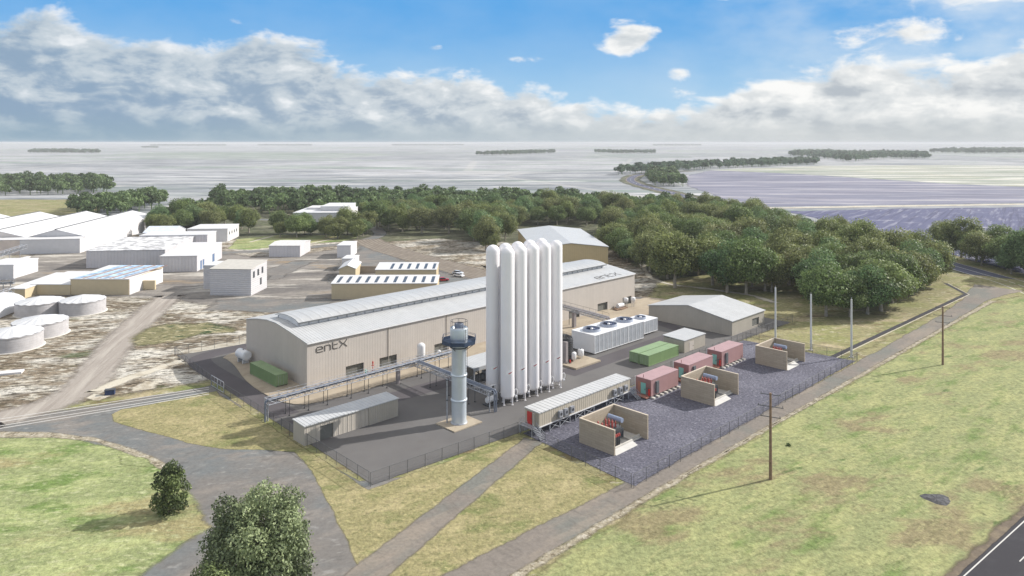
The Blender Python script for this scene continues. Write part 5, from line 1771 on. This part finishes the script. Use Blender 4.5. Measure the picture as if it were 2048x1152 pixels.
def crown_arrays(g, rx, rz, cz, lumps, per, size, shell=0.75, flat=0.0, top=1.0):
    """leaf quads on the shells of many overlapping lumps; returns verts (n,4,3), tone (n,)"""
    cs = []
    for k in range(lumps):
        for _ in range(40):
            p = g.uniform(-1, 1, 3)
            if np.linalg.norm(p) < 1 and np.linalg.norm(p) > 0.35 and p[2] > -0.75:
                break
        cs.append(p)
    cs = np.array(cs)
    out, tones = [], []
    for c in cs:
        lr = g.choice([0.2, 0.27, 0.34, 0.46]) * g.uniform(.9, 1.1)
        lt = g.uniform(0.15, 0.85)
        n = int(per * (lr / 0.34) ** 2)
        d = g.normal(size=(n, 3)); d /= np.linalg.norm(d, axis=1)[:, None]
        rad = lr * (shell + (1 - shell) * g.random(n) ** 0.5) * (1 + 0.16 * g.normal(size=n))
        p = c * 0.80 + d * rad[:, None]
        p = p * np.array([rx, rx, rz]) + np.array([0, 0, cz])
        nrm = d * 0.75 + g.normal(size=(n, 3)) * 0.55 + np.array([0, 0, 0.25])
        nrm /= np.linalg.norm(nrm, axis=1)[:, None]
        a = np.cross(nrm, g.normal(size=(n, 3))); a /= np.linalg.norm(a, axis=1)[:, None]
        b = np.cross(nrm, a)
        s = size * g.uniform(0.55, 1.25, n)
        e1, e2 = a * s[:, None] * 0.5, b * s[:, None] * 0.32
        # a leaf spray: pointed kite
        q = np.stack([p - e1, p + e2 + e1 * .15, p + e1, p - e2 + e1 * .15], axis=1)
        out.append(q)
        tones.append(np.clip(lt * 0.5 + g.random(n) ** 1.5 * 0.6, 0, 1))
    return np.concatenate(out), np.concatenate(tones)


def leaf_object(name, quads, tones, m, parent=None):
    n = len(quads)
    me = bpy.data.meshes.new(name)
    me.vertices.add(n * 4); me.loops.add(n * 4); me.polygons.add(n)
    me.vertices.foreach_set('co', quads.reshape(-1).astype(np.float32))
    me.loops.foreach_set('vertex_index', np.arange(n * 4, dtype=np.int32))
    me.polygons.foreach_set('loop_start', np.arange(0, n * 4, 4, dtype=np.int32))
    me.materials.append(m)
    at = me.attributes.new('tone', 'FLOAT', 'FACE')
    at.data.foreach_set('value', tones.astype(np.float32))
    me.update(calc_edges=True)
    o = bpy.data.objects.new(name, me)
    COL.objects.link(o)
    if parent: o.parent = parent
    return o


def trunk_mb(g, h, r, spread, crown_z):
    mb = MB()
    pts = [(0, 0, -0.4)]
    for k in range(1, 5):
        f = k / 4
        pts.append((g.normal() * .12 * f * r * 4, g.normal() * .12 * f * r * 4, h * f))
    for i in range(4):
        mb.cyl(pts[i], pts[i + 1], r * (1.15 - .2 * i), r * (1.15 - .2 * (i + 1)), 8, False)
    for k in range(6):
        a = 2 * math.pi * k / 6 + g.normal() * .3
        q = pts[2 + (k % 3)]
        e = (q[0] + math.cos(a) * spread * g.uniform(.5, .9), q[1] + math.sin(a) * spread * g.uniform(.5, .9), crown_z + g.uniform(-.1, .35) * h)
        mid = tuple((q[i] * .55 + e[i] * .45) + (0, 0, .3)[i] for i in range(3))
        mb.cyl(q, mid, r * .5, r * .32, 6, False).cyl(mid, e, r * .32, r * .1, 6, False)
    return mb


PROTO = []
kinds = [('olive', M_olive), ('mid', M_mid), ('olive', M_olive), ('blue', M_blue), ('mid', M_mid), ('olive', M_olive)]
TREE_KIND = {'olive': 'olive brown', 'mid': 'mid green', 'blue': 'blue green'}
for i, (kd, m) in enumerate(kinds):
    g = np.random.default_rng(100 + i)
    t = thing('broadleaf_tree', 'tree', 'tree')
    rx, rz = g.uniform(6.4, 7.6), g.uniform(4.9, 6.0)
    q, tn = crown_arrays(g, rx, rz, 7.9, 40, 430, 0.58)
    leaf_object('crown', q, tn, m, t)
    trunk_mb(g, 7.0, 0.42, rx * .7, 7.5).build('trunk', m_bark, t)
    PROTO.append((kd, t, [(c, []) for c in kids(t)]))


def inside(p, poly):
    c = False
    n = len(poly)
    j = n - 1
    for i in range(n):
        if (poly[i][1] > p[1]) != (poly[j][1] > p[1]) and p[0] < (poly[j][0] - poly[i][0]) * (p[1] - poly[i][1]) / (poly[j][1] - poly[i][1]) + poly[i][0]:
            c = not c
        j = i
    return c


def scatter(poly, gap, seed, keep=lambda p: True):
    r = random.Random(seed)
    xs, ys_ = [p[0] for p in poly], [p[1] for p in poly]
    out = []
    tries = int((max(xs) - min(xs)) * (max(ys_) - min(ys_)) / gap / gap * 14)
    cell = {}
    for _ in range(tries):
        p = (r.uniform(min(xs), max(xs)), r.uniform(min(ys_), max(ys_)))
        if not inside(p, poly) or not keep(p):
            continue
        ci, cj = int(p[0] // gap), int(p[1] // gap)
        ok = True
        for a in (-1, 0, 1):
            for b in (-1, 0, 1):
                for e in cell.get((ci + a, cj + b), ()):
                    if (e[0] - p[0]) ** 2 + (e[1] - p[1]) ** 2 < gap * gap:
                        ok = False
        if ok:
            cell.setdefault((ci, cj), []).append(p); out.append(p)
    return out


REG = []
# (name of place, polygon of trunk bases in the photo, spacing)
REG.append(('in the big wood behind the warehouse and sheds', pxs([(1216, 505), (1222, 470), (1240, 446), (1200, 424), (1330, 416), (1440, 432), (1500, 444), (1600, 474), (1700, 502), (1800, 530), (1884, 554), (1866, 580), (1800, 598), (1720, 612), (1640, 604), (1560, 582), (1490, 592), (1420, 586), (1345, 576), (1290, 545)]), 10.0))
REG.append(('in the tree belt across the middle behind the rail curve', pxs([(752, 462), (750, 446), (430, 419), (428, 403), (700, 400), (1000, 404), (1200, 412), (1215, 440), (1190, 452), (1040, 448), (1020, 490), (970, 500), (930, 470), (860, 468)]), 11.2))
REG.append(('in the row before the white office', pxs([(560, 476), (560, 466), (735, 466), (735, 477)]), 8.5))
REG.append(('in the clump behind the white works hall', pxs([(300, 466), (330, 446), (410, 436), (500, 458), (500, 468), (420, 462), (340, 472)]), 10.5))
REG.append(('in the grove beyond the long white sheds', pxs([(150, 424), (170, 414), (318, 404), (320, 414), (250, 432), (170, 434)]), 11.0))
REG.append(('in the far left wood at the picture edge', pxs([(-60, 393), (-60, 366), (210, 366), (216, 386)]), 12.0))
REG.append(('in the right hand group beyond the highway', pxs([(1876, 512), (1886, 500), (1990, 520), (2150, 560), (2150, 590), (2048, 558), (1960, 532)]), 8.5))
REG.append(('beside the curving country road', pxs([(1312, 372), (1300, 362), (1300, 350), (1345, 347), (1368, 374)]), 12.5))


def clear(p):
    # keep trunks off the buildings, roads and yards
    x, y = p
    for a, b in zip(hw[:-1], hw[1:]):
        d = math.hypot(b[0] - a[0], b[1] - a[1])
        t = max(0, min(1, ((x - a[0]) * (b[0] - a[0]) + (y - a[1]) * (b[1] - a[1])) / d / d))
        if math.hypot(x - a[0] - t * (b[0] - a[0]), y - a[1] - t * (b[1] - a[1])) < 11:
            return False
    for a, b in zip(cr[:-1], cr[1:]):
        d = math.hypot(b[0] - a[0], b[1] - a[1])
        t = max(0, min(1, ((x - a[0]) * (b[0] - a[0]) + (y - a[1]) * (b[1] - a[1])) / d / d))
        if math.hypot(x - a[0] - t * (b[0] - a[0]), y - a[1] - t * (b[1] - a[1])) < 13:
            return False
    # yellow shed and white office footprints
    if -26 < x < 46 and 295 < y < 375 and x > -0.095 * (y - 303) - 6:
        return False
    o = (p[0] - bO.location.x, p[1] - bO.location.y)
    if -6 < o[0] < 44 and -5 < o[1] < 46:
        return False
    # keep clear of the plant
    s_, t_ = x * U[0] + y * U[1], x * V[0] + y * V[1]
    if s_ < 208 and 60 < t_ < 195:
        return False
    return True


SPOTS = []
for i, (where, poly, gap) in enumerate(REG):
    for p in scatter(poly, gap, 40 + i, clear):
        SPOTS.append((p[0] ** 2 + p[1] ** 2, p, where))
# single trees of the photo's foreground edge of the wood
for bx, by in ((1652, 632), (1700, 634), (1735, 628), (1762, 622), (1690, 612), (1625, 588), (1785, 606), (1826, 590), (980, 502), (1492, 588), (1530, 582)):
    p = G(bx, by)
    SPOTS.append((p[0] ** 2 + p[1] ** 2, p, 'at the front edge of the big wood near the pale poles' if bx > 1500 else 'at the front edge of the wood'))
SPOTS.sort()
near, rest = SPOTS[:298], SPOTS[298:]
print('TREES', len(SPOTS))
r = random.Random(3)
used = set()
for d2, p, where in near:
    i = r.randrange(len(PROTO))
    kd, proto, tr_ = PROTO[i]
    sc_ = r.uniform(0.74, 1.26) * (1.08 if p[0] > 30 and p[1] < 300 else 1.0)
    lab = '%s broadleaf tree %s' % (TREE_KIND[kd], where)
    grp = '%s trees %s' % (TREE_KIND[kd], where)
    rot = r.uniform(0, 6.28)
    if i in used:
        o = dup(proto, (p[0], p[1], -0.15), rot, lab, grp, tr_)
    else:
        used.add(i); o = proto
        o.location = (p[0], p[1], -0.15); o.rotation_euler = (0, 0, rot)
        o['label'] = lab; o['group'] = grp
    if 'row before' in where:
        sc_ *= 0.78
    o.scale = (sc_ * r.uniform(.92, 1.08), sc_ * r.uniform(.92, 1.08), sc_ * r.uniform(.9, 1.12))

# the rest of the wood, farther than the nearest 298
LOW = []
for i in range(4):
    g = np.random.default_rng(200 + i)
    q, tn = crown_arrays(g, 6.4, 4.8, 8.0, 20, 42, 1.9)
    tr_ = np.array([[[-.4, 0, -.4], [.4, 0, -.4], [.3, 0, 7], [-.3, 0, 7]], [[0, -.4, -.4], [0, .4, -.4], [0, .3, 7], [0, -.3, 7]]])
    LOW.append((np.concatenate([q, tr_]), np.concatenate([tn, [0.9, 0.9]])))


def mass(name, pts, m, smin=.85, smax=1.2, seed=1):
    g = np.random.default_rng(seed)
    qs, ts = [], []
    for p in pts:
        q, tn = LOW[g.integers(len(LOW))]
        a = g.uniform(0, 6.28); s = g.uniform(smin, smax)
        R_ = np.array([[math.cos(a), -math.sin(a), 0], [math.sin(a), math.cos(a), 0], [0, 0, 1]]) * s
        qs.append(q @ R_.T + np.array([p[0], p[1], -.2])); ts.append(np.clip(tn * .7 + g.uniform(-.1, .4), 0, 1))
    return leaf_object(name, np.concatenate(qs), np.concatenate(ts), m)


M_mass = leaf_mat('far_wood_leaves', [(0.075, 0.11, 0.045), (0.075, 0.11, 0.045)])
M_massd = leaf_mat('distant_grove_leaves', [(0.055, 0.09, 0.05), (0.055, 0.09, 0.05)])
if rest:
    o = mass('far_trees', [p for _, p, _ in rest], M_mass, seed=9)
    tag(o, 'remaining mixed green trees of the wood, beyond its nearest trees', 'trees', None, 'stuff')

GROVES = [
    ('distant_wood', 'grey green tree belt along the bend of the country road', [(1236, 350), (1240, 345), (1300, 338), (1420, 331), (1560, 325), (1635, 323), (1636, 329), (1540, 333), (1420, 338), (1330, 346)], 17, 1.15),
    ('distant_wood', 'grey green wood on the plain at the far right', [(1575, 312), (1600, 306), (1660, 306), (1700, 310), (1780, 308), (1850, 311), (1858, 318), (1760, 318), (1700, 324), (1650, 318)], 26, 1.5),
    ('distant_wood', 'faint grey wood near the horizon at the right picture edge', [(1860, 306), (1900, 302), (2080, 300), (2080, 307), (1950, 308)], 34, 1.7),
    ('distant_grove', 'grey grove in mid plain above the storage tanks', [(950, 311), (985, 307.5), (1105, 304), (1110, 306.5), (1010, 310.5)], 24, 1.25),
    ('distant_grove', 'grey row of trees in the plain left of the road bend', [(1188, 305.5), (1195, 304), (1310, 305), (1312, 307), (1240, 307.5)], 24, 1.25),
    ('distant_grove', 'faint grey grove on the plain at the far left', [(55, 306), (62, 303.5), (120, 303), (196, 304.5), (198, 307)], 28, 1.4),
    ('distant_grove', 'tiny faint grove near the horizon left of centre', [(282, 296), (288, 294.8), (314, 294.8), (316, 296.2)], 34, 1.3),
    ('distant_grove', 'thin dark line of trees on the horizon left of centre', [(300, 292.2), (310, 291), (450, 291), (452, 292)], 55, 2.0),
    ('distant_grove', 'thin line of trees on the horizon above the tree belt', [(515, 291.8), (520, 290.8), (622, 290.8), (624, 291.8)], 55, 2.0),
    ('distant_grove', 'faint line of trees on the horizon left of the small cloud', [(784, 291.6), (790, 290.7), (925, 290.6), (928, 291.4)], 60, 2.0),
    ('distant_grove', 'faint line of trees on the horizon above the road bend', [(1305, 291.8), (1310, 290.9), (1400, 290.9), (1402, 291.8)], 55, 2.0),
]
for i, (nm, lab, poly, gap, s_) in enumerate(GROVES):
    pts = scatter(pxs(poly), gap, 70 + i)
    if pts:
        o = mass(nm, pts, M_massd, s_ * .8, s_ * 1.15, 30 + i)
        tag(o, lab, 'trees', None, 'stuff')

# foreground trees
def lump_crown(g, lumps, dens_, size):
    out, tones = [], []
    for x, y, z, r in lumps:
        n = int(dens_ * r * r)
        d = g.normal(size=(n, 3)); d /= np.linalg.norm(d, axis=1)[:, None]
        wob = 1 + 0.22 * np.sin(d[:, 0] * 5 + x) * np.cos(d[:, 2] * 6 + z) + 0.10 * g.normal(size=n)
        p = d * (r * wob * (0.55 + 0.45 * g.random(n) ** 0.4))[:, None] + np.array([x, y, z])
        nrm = d * 0.6 + g.normal(size=(n, 3)) * 0.6 + np.array([0, 0, 0.25])
        nrm /= np.linalg.norm(nrm, axis=1)[:, None]
        a = np.cross(nrm, g.normal(size=(n, 3))); a /= np.linalg.norm(a, axis=1)[:, None]
        b = np.cross(nrm, a)
        s = size * g.uniform(0.5, 1.3, n)
        e1, e2 = a * s[:, None] * 0.5, b * s[:, None] * 0.3
        out.append(np.stack([p - e1, p + e2 + e1 * .15, p + e1, p - e2 + e1 * .15], axis=1))
        tones.append(np.clip(g.uniform(0, .55) + g.random(n) ** 2 * 0.5, 0, 1))
    return np.concatenate(out), np.concatenate(tones)


g = np.random.default_rng(77)
x, y = -27.6, 78.0
ft = thing('foreground_tree', 'large grey green leafy tree cut by the bottom edge in the foreground', 'tree', (x, y, 0), 0.4)
lm = [(-3.3, .4, 13.0, 1.5), (0.9, 0, 13.6, 1.7), (0.3, 1.6, 13.2, 1.4), (3.7, .3, 12.9, 1.45), (-1.4, -.8, 12.6, 1.6), (2.6, -1.4, 12.2, 1.6)]
for z, rr, k in ((11.2, 3.9, 8), (9.4, 4.6, 10), (7.4, 5.0, 11), (5.4, 4.8, 10), (3.8, 3.6, 7)):
    for j in range(k):
        a = 2 * math.pi * (j + g.uniform(-.25, .25)) / k
        lm.append((rr * math.cos(a) * g.uniform(.85, 1.08), rr * math.sin(a) * g.uniform(.85, 1.08), z + g.uniform(-.6, .6), g.uniform(1.25, 1.9)))
for j in range(8):
    lm.append((g.uniform(-2.2, 2.2), g.uniform(-2.2, 2.2), g.uniform(5, 12), 1.8))
q, tn = lump_crown(g, [(a * .94, b * .94, c - .3, d * .95) for a, b, c, d in lm], 340, 0.33)
leaf_object('crown', q, tn, M_front, ft)
trunk_mb(g, 8.0, 0.34, 3.6, 9.0).build('trunk', m_barkd, ft)
g = np.random.default_rng(78)
x, y = G(340, 1024)
bt2 = thing('bushy_tree', 'small dark green bushy tree on the edge of the left field', 'tree', (x, y, 0), 0.1)
lm = [(.3, 0, 6.5, .8), (-.4, .3, 6.0, .8), (1.0, .2, 5.7, .75)]
for z, rr, k in ((5.0, 1.3, 6), (3.9, 1.9, 7), (2.7, 2.2, 8), (1.5, 2.1, 8), (.7, 1.6, 6)):
    for j in range(k):
        a = 2 * math.pi * (j + g.uniform(-.3, .3)) / k
        lm.append((rr * math.cos(a) * g.uniform(.6, 1.2), rr * math.sin(a) * g.uniform(.6, 1.2), z + g.uniform(-.5, .5), g.uniform(.45, .9)))
lm += [(0, 0, 2, 1.2), (0, 0, 3.4, 1.2), (0, 0, 4.6, 1.0)]
q, tn = lump_crown(g, lm, 330, 0.33)
leaf_object('crown', q, tn, M_bush, bt2)
trunk_mb(g, 3.4, 0.16, 1.9, 3.8).build('trunk', m_barkd, bt2)
g = np.random.default_rng(79)
x, y = (400 - 1024) / F * 70, 70.0
bt3 = thing('bushy_tree', 'dark tree top just showing at the bottom edge, left of the large tree', 'tree', (x, y, 0), 0.1)
q, tn = crown_arrays(g, 2.6, 3.3, 7.2, 26, 260, 0.32, 0.6)
leaf_object('crown', q, tn, M_bush, bt3)
trunk_mb(g, 5.0, 0.16, 1.7, 6.5).build('trunk', m_barkd, bt3)
# low shrubs on the verge
r = random.Random(8)
for bx, by, lab in ((1578, 891, 'small round green shrub in the verge right of the nearer power pole'),):
    x, y = G(bx, by)
    s_ = thing('verge_shrub', lab, 'shrub', (x, y, -.05), r.uniform(0, 6))
    q, tn = crown_arrays(np.random.default_rng(int(bx)), 0.5, 0.25, 0.16, 10, 90, 0.16, .6)
    leaf_object('foliage', q, tn, M_mid, s_)
    MB().cyl((0, 0, -.05), (0, 0, .25), .04, .03, 6).build('stem', m_barkd, s_)
# ------------------------------------------------------------------ camera
cam = bpy.data.cameras.new('camera')
cam.sensor_width = 36.0
cam.lens = 36.0 * F / 2048.0
cam.shift_y = -(576.0 - HY) / 2048.0
cam.clip_start = 1.0
cam.clip_end = 90000.0
co = bpy.data.objects.new('camera', cam)
COL.objects.link(co)
co.location = (0, 0, H)
co.rotation_euler = (math.pi / 2, 0, 0)
sc.camera = co

# ------------------------------------------------------------------ sun
SUN_EL, SUN_AZ = math.radians(31.5), math.radians(67.5)    # azimuth from +Y towards +X
sv = Vector((math.sin(SUN_AZ) * math.cos(SUN_EL), math.cos(SUN_AZ) * math.cos(SUN_EL), math.sin(SUN_EL)))
sl = bpy.data.lights.new('sun', 'SUN')
sl.energy = 3.6
sl.angle = math.radians(0.5)
sl.color = (1.0, 0.955, 0.89)
so = bpy.data.objects.new('sun', sl)
COL.objects.link(so)
so.location = (60, 40, 90)
so.rotation_euler = sv.to_track_quat('Z', 'Y').to_euler()

# ------------------------------------------------------------------ sky with clouds
w = bpy.data.worlds.new('World')
sc.world = w
w.use_nodes = True
q = N(w.node_tree)
out = q.n('ShaderNodeOutputWorld')
bg = q.n('ShaderNodeBackground')
SKY = 0.15
bg.inputs['Strength'].default_value = SKY
sky = q.n('ShaderNodeTexSky', sky_type='NISHITA')
sky.sun_disc = False
sky.sun_elevation = SUN_EL
sky.sun_rotation = SUN_AZ
sky.altitude = 50
sky.air_density = 1.0
sky.dust_density = 0.6
sky.ozone_density = 2.0
tc = q.n('ShaderNodeTexCoord').outputs['Generated']
sp = q.n('ShaderNodeSeparateXYZ'); q.l(tc, sp.inputs[0])
R2D = 57.2958
az = q.math('MULTIPLY', q.math('ARCTAN2', sp.outputs[0], sp.outputs[1]), R2D)
el = q.math('MULTIPLY', q.math('ARCSINE', sp.outputs[2]), R2D)


def skycol(r_, g_, b_):
    k = 1.0 / (SKY * 2 ** EXPO)
    return (lin(r_) * k, lin(g_) * k, lin(b_) * k)


def fcurve(x, pts, lo, hi, vmax):
    m = q.n('ShaderNodeFloatCurve')
    c = m.mapping.curves[0]
    pts = [((a - lo) / (hi - lo), b / vmax) for a, b in pts]
    c.points[0].location = pts[0]; c.points[1].location = pts[-1]
    for p in pts[1:-1]:
        c.points.new(*p)
    m.mapping.update()
    q.l(q.rng(x, lo, hi, 0, 1, False), m.inputs['Value'])
    return q.math('MULTIPLY', m.outputs[0], vmax)


def cloud_vec(da, de):
    cb = q.n('ShaderNodeCombineXYZ')
    q.l(q.math('ADD', az, da), cb.inputs[0])
    q.l(q.math('MULTIPLY', q.math('ADD', el, de), 2.0), cb.inputs[1])
    return cb.outputs[0]


def dens(da, de):
    v = cloud_vec(da, de)
    big = q.noise(v, 0.10, 2, 0.5, loc=(4.2, 8.0, 1.0))
    fine = q.noise(v, 0.29, 10, 0.57, loc=(3.1, 1.7, 0), dist=0.25)
    n = q.math('ADD', q.math('MULTIPLY', big, 0.5), q.math('MULTIPLY', fine, 0.95))
    return q.math('SUBTRACT', n, 0.725)


top = fcurve(az, [(-60, 8.0), (-37, 8.2), (-33, 8.6), (-28, 7.6), (-24, 7.2), (-21, 8.3), (-17, 8.0), (-13, 6.4), (-8, 5.6), (-3, 5.6), (0, 4.6), (5, 3.9), (10, 3.3), (15, 3.5), (19, 4.6), (24, 6.4), (27, 6.2), (31, 5.6), (36, 6.6), (60, 6.0)], -60, 60, 14)
d0 = dens(0.0, 0.0)
bias = q.math('MULTIPLY', q.math('SUBTRACT', top, el), 0.16)
# separate clouds: a puff in the blue and a bank in the upper right
def blob(ca, ce, ra, re, amp):
    x = q.math('DIVIDE', q.math('SUBTRACT', az, ca), ra)
    y = q.math('DIVIDE', q.math('SUBTRACT', el, ce), re)
    r2 = q.math('ADD', q.math('MULTIPLY', x, x), q.math('MULTIPLY', y, y))
    return q.math('MULTIPLY', q.math('SUBTRACT', 1.0, r2), amp)
bias = q.math('MAXIMUM', bias, blob(9.2, 8.2, 2.3, 1.3, 0.22))
bias = q.math('MAXIMUM', bias, blob(35.5, 11.6, 9.0, 3.0, 0.5))
bias = q.math('MAXIMUM', bias, blob(17.0, 11.6, 3.0, 0.7, 0.2))
bias = q.math('MAXIMUM', bias, blob(12.9, 5.2, 1.1, 0.4, 0.07))
bias = q.math('MAXIMUM', bias, blob(1.0, 6.6, 1.2, 0.25, 0.08))
bias = q.math('MAXIMUM', bias, blob(-6.2, 7.3, 0.8, 0.35, 0.08))
bias = q.math('MAXIMUM', bias, blob(28, 7.4, 5.0, 1.0, 0.11))
bias = q.math('MINIMUM', bias, 0.42)
bias = q.math('MAXIMUM', bias, -0.6)
D = q.math('ADD', d0, bias)
mask = q.rng(D, -0.02, 0.2)
# light: thinner towards the sun side (right and above) means a bright rim
d1 = dens(1.0, 0.7)
lit = q.math('ADD', q.math('MULTIPLY', q.math('SUBTRACT', d0, d1), 1.6), 0.44)
lit = q.math('ADD', lit, q.rng(D, 0.0, 0.26, 0.34, 0.0))
depth = q.math('SUBTRACT', top, el)
lit = q.math('SUBTRACT', lit, q.math('MULTIPLY', q.math('MAXIMUM', depth, 0.0), 0.022))
lit = q.math('ADD', lit, q.rng(el, 8.0, 11.0, 0, 0.25))
side = q.rng(az, -34, 26, 0, 1)
lit = q.math('ADD', lit, q.math('MULTIPLY', side, 0.14))
lit = q.rng(lit, 0.0, 1.0)
shade = q.mix(side, skycol(146, 170, 194), skycol(184, 192, 200))
mid_ = q.mix(side, skycol(196, 208, 218), skycol(222, 226, 228))
hi = q.mix(side, skycol(238, 242, 246), skycol(252, 252, 250))
cc = q.mix(q.rng(lit, 0.0, 0.55), shade, mid_)
cc = q.mix(q.rng(lit, 0.5, 1.0), cc, hi)
# low haze band at the foot of the clouds
hz = q.rng(el, 0.1, 2.6, 1.0, 0.0)
cc = q.mix(q.math('MULTIPLY', hz, 0.85), cc, q.mix(side, skycol(150, 175, 192), skycol(204, 209, 211)))
# deepen the blue overhead a little the way the photo shows it
blue = q.mix(q.rng(el, 1.0, 11.0), skycol(176, 212, 238), skycol(98, 170, 232))
skyc = q.mix(q.rng(el, 13.0, 30.0, 1.0, 0.0), sky.outputs[0], blue)
# thin bright veil towards the sun side
veil = q.noise(cloud_vec(0, 0), 0.12, 6, 0.55, loc=(7.0, 3.0, 0))
veil = q.math('MULTIPLY', q.rng(veil, 0.3, 0.7), q.rng(az, 6.0, 36.0, 0.1, 0.75))
skyc = q.mix(q.math('MULTIPLY', veil, q.rng(el, 14.0, 20.0, 1.0, 0.0)), skyc, skycol(226, 236, 244))
skyc = q.mix(mask, skyc, cc)
# broken white cloud added overhead, out of view, to brighten the ambient light
ov = q.noise(tc, 2.6, 6, 0.55, loc=(2.0, 5.0, 1.0))
skyc = q.mix(q.math('MULTIPLY', q.rng(ov, 0.34, 0.5), q.rng(el, 14.0, 24.0)), skyc, skycol(250, 246, 240))
q.l(skyc, bg.inputs['Color'])
# below the horizon
q.l(bg.outputs[0], out.inputs['Surface'])
w.cycles.sampling_method = 'MANUAL'
w.cycles.sample_map_resolution = 512

# ------------------------------------------------------------------ haze
hm = bpy.data.materials.new('haze')
hm.use_nodes = True
q = N(hm.node_tree)
out = q.n('ShaderNodeOutputMaterial')
pv_ = q.n('ShaderNodeVolumePrincipled')
pv_.inputs['Color'].default_value = (0.945, 0.96, 0.99, 1)
pv_.inputs['Density'].default_value = 0.000105
pv_.inputs['Anisotropy'].default_value = 0.0
q.l(pv_.outputs[0], out.inputs['Volume'])
hb = MB().box(-45000, 45000, -45000, 45000, -2.5, 58.0)
ho = hb.build('haze', hm)
ho['kind'] = 'stuff'
ho['label'] = 'pale blue air haze thickening towards the horizon'
ho['category'] = 'haze'

# ------------------------------------------------------------------ render
sc.render.engine = 'CYCLES'
sc.cycles.max_bounces = 6
sc.cycles.diffuse_bounces = 2
sc.cycles.glossy_bounces = 2
sc.cycles.transmission_bounces = 3
sc.cycles.volume_bounces = 0
sc.cycles.transparent_max_bounces = 10
sc.cycles.use_denoising = True
sc.view_settings.view_transform = 'Standard'
sc.view_settings.look = 'None'
sc.view_settings.exposure = EXPO
sc.view_settings.gamma = 1.0
sc.render.resolution_x = 1024
sc.render.resolution_y = 576
